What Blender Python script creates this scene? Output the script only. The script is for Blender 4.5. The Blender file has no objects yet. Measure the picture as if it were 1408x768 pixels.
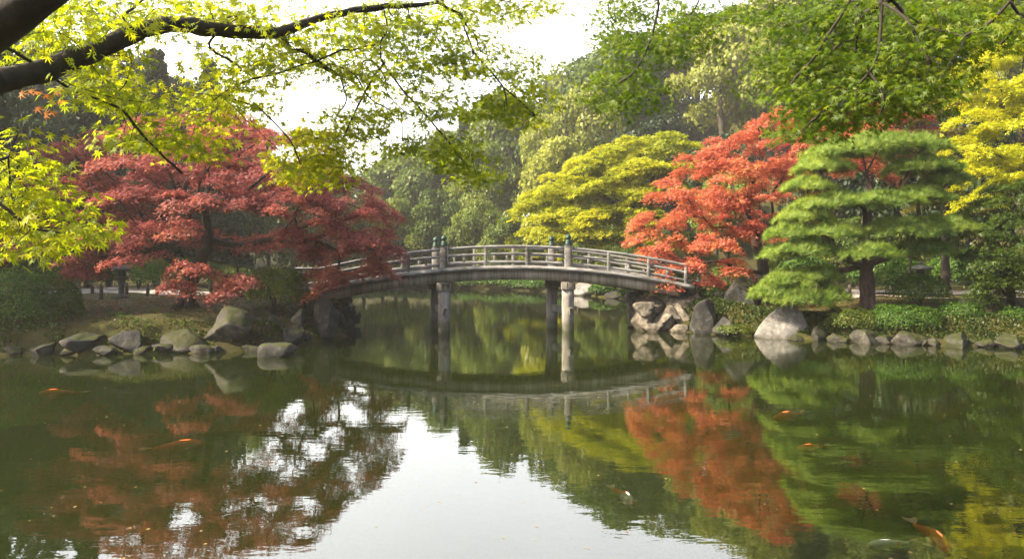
import bpy, math, random
import numpy as np
from mathutils import Vector, noise as mnoise

random.seed(7)
RNG = np.random.default_rng(11)
SC = bpy.context.scene
COL = SC.collection
R = math.radians

# ------------------------------------------------------------------ camera, sky, sun, exposure
FPX, HOR, CAMH = 1000.0, 358.0, 2.8          # focal length in photo pixels, horizon row, eye height above the pond
cam = bpy.data.cameras.new('camera')
cam.sensor_width = 36.0
cam.lens = 36.0 * FPX / 1408.0
cam.shift_y = -(384.0 - HOR) / 1408.0
cam.clip_end = 3000.0
camo = bpy.data.objects.new('camera', cam)
camo.location = (0, 0, CAMH)
camo.rotation_euler = (R(90), 0, 0)
COL.objects.link(camo)
SC.camera = camo

SUN_EL, SUN_AZ = 38.0, -104.0                  # azimuth measured from the view direction, minus = left
world = bpy.data.worlds.new('World')
SC.world = world
world.use_nodes = True
wn = world.node_tree
for n in list(wn.nodes):
    wn.nodes.remove(n)
sky = wn.nodes.new('ShaderNodeTexSky')
sky.sky_type = 'NISHITA'
sky.sun_disc = False
sky.sun_elevation = R(SUN_EL)
sky.sun_rotation = R(SUN_AZ)
sky.air_density = 1.0
sky.dust_density = 6.0
sky.ozone_density = 1.0
bg = wn.nodes.new('ShaderNodeBackground')
bg.inputs['Strength'].default_value = 0.10
wo = wn.nodes.new('ShaderNodeOutputWorld')
# bright thin overcast towards the low middle of the view, over the clear sky
wtc = wn.nodes.new('ShaderNodeTexCoord')
dotn = wn.nodes.new('ShaderNodeVectorMath'); dotn.operation = 'DOT_PRODUCT'
gd = Vector((math.sin(R(-8)) * math.cos(R(24)), math.cos(R(-8)) * math.cos(R(24)), math.sin(R(24))))
dotn.inputs[1].default_value = gd
wn.links.new(wtc.outputs['Generated'], dotn.inputs[0])
mr = wn.nodes.new('ShaderNodeMapRange'); mr.interpolation_type = 'SMOOTHSTEP'
mr.inputs['From Min'].default_value = 0.55; mr.inputs['From Max'].default_value = 1.0
wn.links.new(dotn.outputs['Value'], mr.inputs['Value'])
cn = wn.nodes.new('ShaderNodeTexNoise'); cn.inputs['Scale'].default_value = 2.2; cn.inputs['Detail'].default_value = 5
wn.links.new(wtc.outputs['Generated'], cn.inputs['Vector'])
cm = wn.nodes.new('ShaderNodeMath'); cm.operation = 'MULTIPLY_ADD'; cm.inputs[1].default_value = 0.5; cm.inputs[2].default_value = 0.75
wn.links.new(cn.outputs[0], cm.inputs[0])
cm2 = wn.nodes.new('ShaderNodeMath'); cm2.operation = 'MULTIPLY'
wn.links.new(mr.outputs[0], cm2.inputs[0]); wn.links.new(cm.outputs[0], cm2.inputs[1])
cc = wn.nodes.new('ShaderNodeVectorMath'); cc.operation = 'SCALE'; cc.inputs[0].default_value = (8.6, 8.3, 7.8)
wn.links.new(cm2.outputs[0], cc.inputs['Scale'])
ca = wn.nodes.new('ShaderNodeVectorMath'); ca.operation = 'ADD'
wn.links.new(sky.outputs[0], ca.inputs[0]); wn.links.new(cc.outputs[0], ca.inputs[1])
wn.links.new(ca.outputs[0], bg.inputs[0])
wn.links.new(bg.outputs[0], wo.inputs[0])

sd = Vector((math.sin(R(SUN_AZ)) * math.cos(R(SUN_EL)), math.cos(R(SUN_AZ)) * math.cos(R(SUN_EL)), math.sin(R(SUN_EL))))
sl = bpy.data.lights.new('sun', 'SUN')
sl.energy = 5.0
sl.angle = R(0.5)
sl.color = (1.0, 0.86, 0.61)
slo = bpy.data.objects.new('sun', sl)
slo.rotation_euler = (-sd).to_track_quat('-Z', 'Y').to_euler()
slo.location = (-40, 40, 60)
COL.objects.link(slo)

SC.view_settings.view_transform = 'Standard'
SC.view_settings.look = 'None'
SC.view_settings.gamma = 1.0
SC.view_settings.use_curve_mapping = False
SC.view_settings.exposure = 1.75
cy = SC.cycles
cy.use_denoising = True
cy.max_bounces = 6
cy.diffuse_bounces = 3
cy.glossy_bounces = 3
cy.transmission_bounces = 4
cy.transparent_max_bounces = 8
cy.volume_bounces = 0
cy.caustics_reflective = False
cy.caustics_refractive = False
cy.sample_clamp_indirect = 6.0
HAZE = 0.00065

# ------------------------------------------------------------------ helpers
def P(u, v, Y):
    return np.array([(u - 704.0) / FPX * Y, Y, CAMH - (v - HOR) / FPX * Y])

def smooth(t):
    t = np.clip(t, 0, 1)
    return t * t * (3 - 2 * t)

def tag(o, label=None, cat=None, group=None, kind=None):
    if label: o['label'] = label
    if cat: o['category'] = cat
    if group: o['group'] = group
    if kind: o['kind'] = kind
    return o

def thing(name, label, cat, loc, group=None):
    o = bpy.data.objects.new(name, None)
    o.empty_display_size = 0.3
    o.location = tuple(float(a) for a in loc)
    COL.objects.link(o)
    return tag(o, label, cat, group)

def mesh(name, V, F, mat, parent=None, origin=None, flat=True):
    """F: (m,k) array, or list of arrays with different k."""
    V = np.asarray(V, dtype=np.float64)
    if origin is None and parent is not None:
        p = parent
        origin = np.zeros(3)
        while p is not None:
            origin = origin + np.array(p.location)
            p = p.parent
    off = np.zeros(3) if origin is None else np.asarray(origin, dtype=float)
    me = bpy.data.meshes.new(name)
    Fs = F if isinstance(F, list) else [F]
    Fs = [np.asarray(f, dtype=np.int32) for f in Fs if len(f)]
    li = np.concatenate([f.ravel() for f in Fs])
    tot = np.concatenate([np.full(len(f), f.shape[1], dtype=np.int32) for f in Fs])
    st = np.concatenate([[0], np.cumsum(tot)[:-1]]).astype(np.int32)
    me.vertices.add(len(V))
    me.vertices.foreach_set('co', (V - off).astype(np.float32).ravel())
    me.loops.add(len(li))
    me.loops.foreach_set('vertex_index', li)
    me.polygons.add(len(tot))
    me.polygons.foreach_set('loop_start', st)
    me.polygons.foreach_set('loop_total', tot)
    if not flat:
        me.polygons.foreach_set('use_smooth', np.ones(len(tot), dtype=bool))
    me.update(calc_edges=True)
    me.materials.append(mat)
    o = bpy.data.objects.new(name, me)
    COL.objects.link(o)
    if parent is not None:
        o.parent = parent
    elif origin is not None:
        o.location = tuple(float(a) for a in origin)
    return o

class MB:
    """collects shapes of one part"""
    def __init__(self): self.V, self.F, self.n = [], {}, 0
    def add(self, V, F):
        V = np.asarray(V, float)
        for f in (F if isinstance(F, list) else [F]):
            f = np.asarray(f, int)
            if len(f): self.F.setdefault(f.shape[1], []).append(f + self.n)
        self.V.append(V); self.n += len(V)
    def build(self, name, mat, parent=None, origin=None, flat=True):
        return mesh(name, np.concatenate(self.V), [np.concatenate(f) for f in self.F.values()], mat, parent, origin, flat)

def tube(path, rad, sides=7, cap=True):
    path = np.asarray(path, float); rad = np.asarray(rad, float)
    n = len(path)
    t = np.gradient(path, axis=0)
    t /= np.linalg.norm(t, axis=1)[:, None] + 1e-9
    ref = np.array([0.31, 0.17, 0.93]) if abs(t[0][2]) < 0.85 else np.array([1.0, 0.1, 0.0])
    a = np.cross(t, ref); a /= np.linalg.norm(a, axis=1)[:, None] + 1e-9
    b = np.cross(t, a)
    th = np.linspace(0, 2 * np.pi, sides, endpoint=False)
    V = (path[:, None, :] + rad[:, None, None] * (np.cos(th)[None, :, None] * a[:, None, :] + np.sin(th)[None, :, None] * b[:, None, :])).reshape(-1, 3)
    i = np.arange(n - 1)[:, None] * sides; j = np.arange(sides)[None, :]; k = (j + 1) % sides
    F = np.stack([i + j, i + k, i + sides + k, i + sides + j], -1).reshape(-1, 4)
    out = [F]
    if cap:
        out.append(np.array([list(range(sides))[::-1], [(n - 1) * sides + q for q in range(sides)]]))
    return V, out

def box(c, s, rz=0.0, bev=0.0):
    """bevelled box as verts/faces: chamfer on the vertical and horizontal edges"""
    c = np.asarray(c, float); h = np.asarray(s, float) / 2
    b = min(bev, h.min() * 0.45)
    if b <= 0:
        V = np.array([[x, y, z] for z in (-1, 1) for y in (-1, 1) for x in (-1, 1)], float) * h
        F = np.array([[0, 2, 3, 1], [4, 5, 7, 6], [0, 1, 5, 4], [2, 6, 7, 3], [0, 4, 6, 2], [1, 3, 7, 5]])
        Fs = [F]
    else:
        V = []; idx = {}
        for sx in (-1, 1):
            for sy in (-1, 1):
                for sz in (-1, 1):
                    for ax in range(3):
                        p = np.array([sx, sy, sz], float) * (h - b)
                        p[ax] = (sx, sy, sz)[ax] * h[ax]
                        idx[(sx, sy, sz, ax)] = len(V); V.append(p)
        V = np.array(V); Q = []; T = []
        for ax in range(3):
            o1, o2 = [(1, 2), (2, 0), (0, 1)][ax]
            for sg in (-1, 1):
                q = []
                for (p1, p2) in ((-1, -1), (1, -1), (1, 1), (-1, 1)):
                    k = [0, 0, 0]; k[ax] = sg; k[o1] = p1; k[o2] = p2
                    q.append(idx[(*k, ax)])
                Q.append(q if sg > 0 else q[::-1])
            for s1 in (-1, 1):
                for s2 in (-1, 1):
                    e = []
                    for (e3, a) in ((-1, o1), (-1, o2), (1, o2), (1, o1)):
                        k = [0, 0, 0]; k[ax] = e3; k[o1] = s1; k[o2] = s2
                        e.append(idx[(*k, a)])
                    Q.append(e)
        for sx in (-1, 1):
            for sy in (-1, 1):
                for sz in (-1, 1):
                    T.append([idx[(sx, sy, sz, 0)], idx[(sx, sy, sz, 1)], idx[(sx, sy, sz, 2)]])
        Fs = [np.array(Q), np.array(T)]
    cr, sr = math.cos(rz), math.sin(rz)
    V = np.stack([V[:, 0] * cr - V[:, 1] * sr, V[:, 0] * sr + V[:, 1] * cr, V[:, 2]], 1) + c
    return V, Fs

def lathe(c, prof, sides=16):
    """prof: list of (r, z)"""
    c = np.asarray(c, float)
    th = np.linspace(0, 2 * np.pi, sides, endpoint=False)
    V = np.array([[r * math.cos(a), r * math.sin(a), z] for (r, z) in prof for a in th]) + c
    F = []
    for i in range(len(prof) - 1):
        for j in range(sides):
            k = (j + 1) % sides
            F.append([i * sides + j, i * sides + k, (i + 1) * sides + k, (i + 1) * sides + j])
    return V, [np.array(F), np.array([list(range(sides))[::-1], [(len(prof) - 1) * sides + j for j in range(sides)]])]

def copy_tree(o, parent=None):
    c = o.copy(); COL.objects.link(c); c.parent = parent
    for ch in o.children:
        copy_tree(ch, c)
    return c

# ------------------------------------------------------------------ materials
def new_mat(name):
    m = bpy.data.materials.new(name); m.use_nodes = True
    nt = m.node_tree
    for n in list(nt.nodes): nt.nodes.remove(n)
    out = nt.nodes.new('ShaderNodeOutputMaterial')
    return m, nt, out

def N(nt, typ, **kw):
    n = nt.nodes.new(typ)
    for k, v in kw.items(): setattr(n, k, v)
    return n

def ramp(nt, cols):
    r = N(nt, 'ShaderNodeValToRGB')
    e = r.color_ramp.elements
    while len(e) < len(cols): e.new(0.5)
    for q, (p, c) in zip(e, cols):
        q.position = p; q.color = (*c, 1)
    return r

def math_node(nt, op, a, b=None, clamp=False):
    m = N(nt, 'ShaderNodeMath', operation=op); m.use_clamp = clamp
    for i, x in enumerate((a, b)):
        if x is None: continue
        if isinstance(x, (int, float)): m.inputs[i].default_value = x
        else: nt.links.new(x, m.inputs[i])
    return m.outputs[0]

def leaf_mat(name, cols, tint=(1, 1, 1), tr=0.5, nscale=0.5, nmix=0.5, per_obj=0.0, gloss=0.015):
    m, nt, out = new_mat(name); L = nt.links.new
    geo = N(nt, 'ShaderNodeNewGeometry'); tc = N(nt, 'ShaderNodeTexCoord')
    nz = N(nt, 'ShaderNodeTexNoise'); nz.inputs['Scale'].default_value = nscale; nz.inputs['Detail'].default_value = 3
    L(tc.outputs['Object'], nz.inputs['Vector'])
    a = math_node(nt, 'MULTIPLY', geo.outputs['Random Per Island'], 1 - nmix)
    nb = math_node(nt, 'MULTIPLY_ADD', nz.outputs['Fac'], 2.2); nt.nodes[-1].inputs[2].default_value = -0.6
    nb = math_node(nt, 'MULTIPLY', nb, nmix)
    f = math_node(nt, 'ADD', a, nb, True)
    if per_obj:
        oi = N(nt, 'ShaderNodeObjectInfo')
        q = math_node(nt, 'SUBTRACT', oi.outputs['Random'], 0.5)
        q = math_node(nt, 'MULTIPLY', q, per_obj)
        f = math_node(nt, 'ADD', f, q, True)
    rp = ramp(nt, cols); L(f, rp.inputs[0])
    tm = N(nt, 'ShaderNodeMix', data_type='RGBA', blend_type='MULTIPLY'); tm.inputs[0].default_value = 1
    L(rp.outputs[0], tm.inputs[6]); tm.inputs[7].default_value = (*tint, 1)
    d = N(nt, 'ShaderNodeBsdfDiffuse'); L(rp.outputs[0], d.inputs[0])
    t = N(nt, 'ShaderNodeBsdfTranslucent'); L(tm.outputs[2], t.inputs[0])
    mx = N(nt, 'ShaderNodeMixShader'); mx.inputs[0].default_value = tr
    L(d.outputs[0], mx.inputs[1]); L(t.outputs[0], mx.inputs[2])
    g = N(nt, 'ShaderNodeBsdfGlossy'); g.inputs['Roughness'].default_value = 0.45
    g.inputs[0].default_value = (0.8, 0.8, 0.8, 1)
    m2 = N(nt, 'ShaderNodeMixShader'); m2.inputs[0].default_value = gloss
    L(mx.outputs[0], m2.inputs[1]); L(g.outputs[0], m2.inputs[2])
    L(m2.outputs[0], out.inputs[0])
    return m

def solid_mat(name, cols, scale=6.0, detail=8, rough=0.85, bump=0.4, stretch=(1, 1, 1), moss=None, moss_amt=0.0, dist=0.02, metallic=0.0, wet=False, coord='Object', tide=None):
    m, nt, out = new_mat(name); L = nt.links.new
    tc = N(nt, 'ShaderNodeTexCoord'); mp = N(nt, 'ShaderNodeMapping'); mp.inputs['Scale'].default_value = stretch
    L(tc.outputs[coord], mp.inputs[0])
    nz = N(nt, 'ShaderNodeTexNoise'); nz.inputs['Scale'].default_value = scale; nz.inputs['Detail'].default_value = detail
    nz.inputs['Roughness'].default_value = 0.65
    L(mp.outputs[0], nz.inputs['Vector'])
    nz2 = N(nt, 'ShaderNodeTexNoise'); nz2.inputs['Scale'].default_value = scale * 0.23; nz2.inputs['Detail'].default_value = 4
    L(mp.outputs[0], nz2.inputs['Vector'])
    f = math_node(nt, 'MULTIPLY', nz.outputs[0], 0.6)
    f2 = math_node(nt, 'MULTIPLY', nz2.outputs[0], 0.4)
    f = math_node(nt, 'ADD', f, f2)
    f = math_node(nt, 'MULTIPLY_ADD', f, 2.4, True); nt.nodes[-1].inputs[2].default_value = -0.7
    rp = ramp(nt, cols); L(f, rp.inputs[0])
    colr = rp.outputs[0]
    if moss is not None:
        geo = N(nt, 'ShaderNodeNewGeometry'); sp = N(nt, 'ShaderNodeSeparateXYZ'); L(geo.outputs['Normal'], sp.inputs[0])
        nz3 = N(nt, 'ShaderNodeTexNoise'); nz3.inputs['Scale'].default_value = 2.3; nz3.inputs['Detail'].default_value = 7
        L(tc.outputs[coord], nz3.inputs['Vector'])
        q = math_node(nt, 'MULTIPLY_ADD', nz3.outputs[0], 2.4); nt.nodes[-1].inputs[2].default_value = -1.2
        q = math_node(nt, 'ADD', q, sp.outputs[2])
        q = math_node(nt, 'ADD', q, moss_amt - 0.9)
        q = math_node(nt, 'MULTIPLY', q, 4.0, True)
        mx = N(nt, 'ShaderNodeMix', data_type='RGBA'); L(q, mx.inputs[0]); L(colr, mx.inputs[6])
        mr = ramp(nt, moss); L(nz.outputs[0], mr.inputs[0]); L(mr.outputs[0], mx.inputs[7])
        colr = mx.outputs[2]
    if wet:
        geo2 = N(nt, 'ShaderNodeNewGeometry'); sp2 = N(nt, 'ShaderNodeSeparateXYZ'); L(geo2.outputs['Position'], sp2.inputs[0])
        q = math_node(nt, 'MULTIPLY_ADD', sp2.outputs[2], -9.0, True); nt.nodes[-1].inputs[2].default_value = 1.5
        q = math_node(nt, 'MULTIPLY', q, 0.6)
        if tide:
            w = math_node(nt, 'MULTIPLY_ADD', nz.outputs[0], tide); nt.nodes[-1].inputs[2].default_value = 0.0
            q = math_node(nt, 'SUBTRACT', w, sp2.outputs[2]); q = math_node(nt, 'MULTIPLY', q, 4.0, True); q = math_node(nt, 'MULTIPLY', q, .85)
        mx = N(nt, 'ShaderNodeMix', data_type='RGBA', blend_type='MULTIPLY'); L(q, mx.inputs[0]); L(colr, mx.inputs[6]); mx.inputs[7].default_value = (.3, .33, .2, 1) if tide else (.35, .34, .28, 1)
        colr = mx.outputs[2]
    b = N(nt, 'ShaderNodeBsdfPrincipled'); L(colr, b.inputs['Base Color'])
    b.inputs['Roughness'].default_value = rough; b.inputs['Metallic'].default_value = metallic
    b.inputs['Specular IOR Level'].default_value = 0.3
    if bump:
        bp = N(nt, 'ShaderNodeBump'); bp.inputs['Strength'].default_value = bump; bp.inputs['Distance'].default_value = dist
        L(nz.outputs[0], bp.inputs['Height']); L(bp.outputs[0], b.inputs['Normal'])
    L(b.outputs[0], out.inputs[0])
    return m

M = {}
M['bark'] = solid_mat('bark', [(0, (.018, .014, .011)), (.5, (.05, .04, .032)), (1, (.11, .092, .075))], 9, stretch=(1, 1, .35), bump=.8)
M['bark_dark'] = solid_mat('dark_bark', [(0, (.012, .010, .008)), (.6, (.032, .026, .02)), (1, (.075, .062, .048))], 14, stretch=(1, 1, .6), bump=.8, dist=.01)
M['pine_bark'] = solid_mat('pine_bark', [(0, (.02, .014, .011)), (.5, (.075, .05, .038)), (1, (.17, .12, .09))], 8, stretch=(1, 1, .4), bump=1, dist=.04)
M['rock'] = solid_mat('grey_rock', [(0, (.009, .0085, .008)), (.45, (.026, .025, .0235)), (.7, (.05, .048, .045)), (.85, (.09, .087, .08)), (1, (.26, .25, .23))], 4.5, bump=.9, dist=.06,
                      moss=[(.3, (.012, .018, .004)), (.7, (.045, .05, .01))], moss_amt=.25, wet=True)
M['rock_moss'] = solid_mat('mossy_rock', [(0, (.015, .014, .012)), (.5, (.045, .042, .036)), (1, (.14, .13, .115))], 4.2, bump=.9, dist=.06,
                           moss=[(.3, (.010, .013, .003)), (.5, (.024, .028, .006)), (.7, (.05, .05, .011))], moss_amt=.55, wet=True)
M['rock_pale'] = solid_mat('pale_rock', [(0, (.05, .047, .044)), (.45, (.15, .142, .135)), (1, (.33, .315, .30))], 5, bump=.9, dist=.05, wet=True)
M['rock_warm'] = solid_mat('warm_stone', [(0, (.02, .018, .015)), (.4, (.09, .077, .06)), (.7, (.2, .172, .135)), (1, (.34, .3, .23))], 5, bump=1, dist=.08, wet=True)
M['wood'] = solid_mat('weathered_wood', [(0, (.03, .029, .028)), (.3, (.11, .107, .103)), (.6, (.23, .225, .218)), (1, (.44, .43, .42))], 7, stretch=(.35, 1, 1.3), bump=.5, dist=.01)
M['girder'] = solid_mat('stained_girder_wood', [(0, (.045, .038, .03)), (.5, (.22, .19, .15)), (1, (.44, .40, .34))], 7, stretch=(1.6, 1, .10), bump=.6, dist=.015)
M['pier'] = solid_mat('pier_wood', [(0, (.09, .083, .07)), (.5, (.27, .25, .225)), (1, (.46, .44, .40))], 7, stretch=(1.4, 1.4, .25), bump=.6, dist=.015, wet=True, tide=1.0)
M['bronze'] = solid_mat('green_bronze', [(0, (.012, .022, .02)), (.6, (.03, .06, .05)), (1, (.07, .13, .11))], 12, rough=.45, bump=.15, metallic=.4)
M['lantern'] = solid_mat('dark_lantern_stone', [(0, (.025, .028, .028)), (.6, (.06, .065, .065)), (1, (.13, .135, .13))], 9, bump=.7)
M['post'] = solid_mat('post_wood', [(0, (.03, .024, .018)), (.6, (.08, .066, .05)), (1, (.15, .13, .1))], 9, stretch=(1, 1, .2), bump=.6)
M['rope'] = solid_mat('rope_fibre', [(0, (.06, .05, .035)), (1, (.2, .17, .12))], 40, bump=.4)
M['path'] = solid_mat('sandy_gravel', [(0, (.20, .18, .15)), (.5, (.28, .255, .22)), (1, (.36, .33, .29))], 12, bump=.5, dist=.01)
M['grassblade'] = leaf_mat('grass_blades', [(0, (.02, .035, .006)), (.6, (.05, .075, .014)), (1, (.11, .11, .03))], (1.2, 1.2, .5), .35)

def ground_mat():
    m, nt, out = new_mat('moss_and_earth'); L = nt.links.new
    tc = N(nt, 'ShaderNodeTexCoord')
    n1 = N(nt, 'ShaderNodeTexNoise'); n1.inputs['Scale'].default_value = .55; n1.inputs['Detail'].default_value = 8; n1.inputs['Roughness'].default_value = .62
    n2 = N(nt, 'ShaderNodeTexNoise'); n2.inputs['Scale'].default_value = 7; n2.inputs['Detail'].default_value = 8; n2.inputs['Roughness'].default_value = .7
    L(tc.outputs['Object'], n1.inputs['Vector']); L(tc.outputs['Object'], n2.inputs['Vector'])
    f = math_node(nt, 'MULTIPLY', n1.outputs[0], .65); g = math_node(nt, 'MULTIPLY', n2.outputs[0], .35); f = math_node(nt, 'ADD', f, g)
    rp = ramp(nt, [(.33, (.028, .02, .012)), (.45, (.034, .03, .010)), (.55, (.045, .044, .011)), (.68, (.08, .064, .02))]); L(f, rp.inputs[0])
    b = N(nt, 'ShaderNodeBsdfPrincipled'); L(rp.outputs[0], b.inputs['Base Color']); b.inputs['Roughness'].default_value = .95; b.inputs['Specular IOR Level'].default_value = .15
    bp = N(nt, 'ShaderNodeBump'); bp.inputs['Strength'].default_value = .9; bp.inputs['Distance'].default_value = .06
    L(n2.outputs[0], bp.inputs['Height']); L(bp.outputs[0], b.inputs['Normal']); L(b.outputs[0], out.inputs[0])
    return m
M['ground'] = ground_mat()

def water_mat():
    m, nt, out = new_mat('pond_water'); L = nt.links.new
    tc = N(nt, 'ShaderNodeTexCoord'); mp = N(nt, 'ShaderNodeMapping'); mp.inputs['Scale'].default_value = (.8, 1.5, 1); mp.inputs['Rotation'].default_value = (0, 0, .12)
    L(tc.outputs['Object'], mp.inputs[0])
    n1 = N(nt, 'ShaderNodeTexNoise'); n1.inputs['Scale'].default_value = 2.6; n1.inputs['Detail'].default_value = 3; n1.inputs['Roughness'].default_value = .5
    n2 = N(nt, 'ShaderNodeTexNoise'); n2.inputs['Scale'].default_value = .22; n2.inputs['Detail'].default_value = 2
    n3 = N(nt, 'ShaderNodeTexNoise'); n3.inputs['Scale'].default_value = .09; n3.inputs['Detail'].default_value = 2
    for n in (n1, n2, n3): L(mp.outputs[0], n.inputs['Vector'])
    q = math_node(nt, 'MULTIPLY_ADD', n3.outputs[0], 2.6, True); nt.nodes[-1].inputs[2].default_value = -.8
    q = math_node(nt, 'MULTIPLY_ADD', q, .8); nt.nodes[-1].inputs[2].default_value = .2
    h1 = math_node(nt, 'MULTIPLY', n1.outputs[0], q)
    h2 = math_node(nt, 'MULTIPLY', n2.outputs[0], .9)
    h = math_node(nt, 'ADD', h1, h2)
    bp = N(nt, 'ShaderNodeBump'); bp.inputs['Strength'].default_value = 1.0; bp.inputs['Distance'].default_value = .003
    L(h, bp.inputs['Height'])
    fr = N(nt, 'ShaderNodeFresnel'); fr.inputs['IOR'].default_value = 1.9; L(bp.outputs[0], fr.inputs['Normal'])
    gl = N(nt, 'ShaderNodeBsdfGlossy'); gl.inputs['Roughness'].default_value = .012; L(bp.outputs[0], gl.inputs['Normal'])
    gl.inputs[0].default_value = (1, 1, 1, 1)
    df = N(nt, 'ShaderNodeBsdfDiffuse'); df.inputs[0].default_value = (.10, .155, .021, 1)
    tr = N(nt, 'ShaderNodeBsdfTransparent'); tr.inputs[0].default_value = (.97, .96, .8, 1)
    mu = N(nt, 'ShaderNodeMixShader'); mu.inputs[0].default_value = .92
    L(df.outputs[0], mu.inputs[1]); L(tr.outputs[0], mu.inputs[2])
    mx = N(nt, 'ShaderNodeMixShader'); L(fr.outputs[0], mx.inputs[0]); L(mu.outputs[0], mx.inputs[1]); L(gl.outputs[0], mx.inputs[2])
    L(mx.outputs[0], out.inputs[0])
    return m
M['water'] = water_mat()

# ------------------------------------------------------------------ terrain
POND = np.array([(-45, 4.3), (45, 4.3), (47, 16), (30, 20.8), (16.4, 23.3), (14.2, 23.9), (12.2, 24.6), (10.4, 26.0), (9, 26.7), (7.5, 27.8), (6.4, 28.5),
                 (5.4, 29.2), (5.5, 31.5), (7.5, 36), (10, 42), (9.5, 50), (6.5, 56), (5, 61), (0, 69), (-8, 76), (-16, 76), (-20, 66), (-18, 55),
                 (-14, 44), (-10.5, 36), (-7.2, 31.5), (-6.4, 28.5), (-6.2, 26.9), (-6.7, 25.5), (-7.1, 23.5), (-8.9, 22.2), (-10.9, 21.8), (-14.9, 21.3), (-30, 20.2), (-47, 15)], float)

def pond_dist(x, y):
    """signed distance, positive on land"""
    x = np.asarray(x, float).ravel(); y = np.asarray(y, float).ravel()
    d = np.full(len(x), 1e9); ins = np.zeros(len(x), bool)
    n = len(POND)
    for i in range(n):
        a, b = POND[i], POND[(i + 1) % n]
        e = b - a
        t = np.clip(((x - a[0]) * e[0] + (y - a[1]) * e[1]) / (e @ e), 0, 1)
        d = np.minimum(d, np.hypot(x - a[0] - t * e[0], y - a[1] - t * e[1]))
        c = (a[1] > y) != (b[1] > y)
        with np.errstate(divide='ignore', invalid='ignore'):
            xi = a[0] + (y - a[1]) / (e[1] if e[1] else 1e-9) * e[0]
        ins ^= c & (x < xi)
    return np.where(ins, -d, d)

def ground_z(x, y):
    x = np.asarray(x, float); y = np.asarray(y, float); shp = x.shape
    x = x.ravel(); y = y.ravel()
    wob = .25 * np.sin(x * 1.9 + np.sin(y * 1.3) * 1.2) + .18 * np.sin(x * 4.3 + y * 2.2 + 1)
    d = pond_dist(x, y) + wob * .6
    far = smooth((y - 38) / 15)
    land = .06 + (.78 - .45 * far) * smooth(d / 1.3) + .42 * smooth((d - 1.0) / 4.5)
    for (cx, cy) in ((-8.9, 29.6), (8.0, 30.0)):
        land += .42 * smooth(1 - np.hypot(x - cx, y - cy) / 4.0) * smooth(d / 1.0)
    hill = 24 * smooth((y - 56) / 62) * smooth((x + 10) / 48) + 5 * smooth((y - 78) / 60) + 7 * smooth((-x - 26) / 30) * smooth((y - 40) / 40)
    hill += 6 * smooth((x - 26) / 22) * smooth((y - 34) / 30)
    land += hill * smooth(d / 6)
    land += (.05 * np.sin(x * .9 + 1.3 * np.sin(y * .7)) + .05 * np.sin(y * 1.1 + x * .45) + .022 * np.sin(x * 3.7 + y * 2.9)) * smooth(d / 1.5)
    z = np.where(d > 0, land, np.maximum(-.75, .06 + d * .9))
    return z.reshape(shp)

def gz(x, y): return float(ground_z(np.array([x]), np.array([y]))[0])

def axis(segs):
    out = []
    for a, b, s in segs: out.append(np.arange(a, b, s))
    return np.concatenate(out + [[segs[-1][1]]])
gx = axis([(-420, -140, 70), (-140, -48, 6), (-48, -26, 1.4), (-26, 26, .32), (26, 48, 1.4), (48, 140, 6), (140, 420, 70)])
gy = axis([(-140, -20, 40), (-20, 2, 2), (2, 18, 1.2), (18, 46, .32), (46, 90, 1.2), (90, 180, 5), (180, 540, 90)])
GX, GY = np.meshgrid(gx, gy)
GZ = ground_z(GX, GY)
GV = np.stack([GX.ravel(), GY.ravel(), GZ.ravel()], 1)
nx, ny = len(gx), len(gy)
ii = (np.arange(ny - 1)[:, None] * nx + np.arange(nx - 1)[None, :]).ravel()
GF = np.stack([ii, ii + 1, ii + nx + 1, ii + nx], 1)
tag(mesh('ground', GV, GF, M['ground'], flat=False), kind='structure')

wv = np.array([(-48, 3.0, 0), (48, 3.0, 0), (48, 78, 0), (-48, 78, 0)], float)
tag(mesh('water', wv, np.array([[0, 1, 2, 3]]), M['water']), kind='structure')

def ribbon(name, pts, half, mat, lift=.035):
    """a path draped on the ground along a polyline"""
    pts = np.array(pts, float)
    t = np.linspace(0, len(pts) - 1, (len(pts) - 1) * 24 + 1)
    c = np.stack([np.interp(t, np.arange(len(pts)), pts[:, k]) for k in range(2)], 1)
    for _ in range(8):
        c[1:-1] = (c[:-2] + 2 * c[1:-1] + c[2:]) / 4
    tg = np.gradient(c, axis=0); tg /= np.linalg.norm(tg, axis=1)[:, None]
    nn = np.stack([-tg[:, 1], tg[:, 0]], 1)
    w = np.linspace(-1, 1, 9)
    hw = half * (1 + .07 * np.sin(t * 5))
    q = c[:, None, :] + nn[:, None, :] * (w[None, :, None] * hw[:, None, None])
    z = ground_z(q[..., 0], q[..., 1]) + lift
    V = np.concatenate([q, z[..., None]], -1).reshape(-1, 3)
    i = (np.arange(len(c) - 1)[:, None] * 9 + np.arange(8)[None, :]).ravel()
    return tag(mesh(name, V, np.stack([i, i + 1, i + 10, i + 9], 1), mat, flat=False), kind='structure')
ribbon('path', [(-34, 36), (-26, 36.5), (-19, 36), (-13, 34.5), (-10, 31.5), (-8.2, 30.1)], 1.9, M['path'])
ribbon('path', [(7.6, 30.6), (11, 33), (15, 34.5), (20, 34), (26, 36), (36, 40)], 1.3, M['path'])
ribbon('path', [(13, 29.6), (17, 30.2), (21, 29.5), (27, 30.5)], .55, M['path'])

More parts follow.
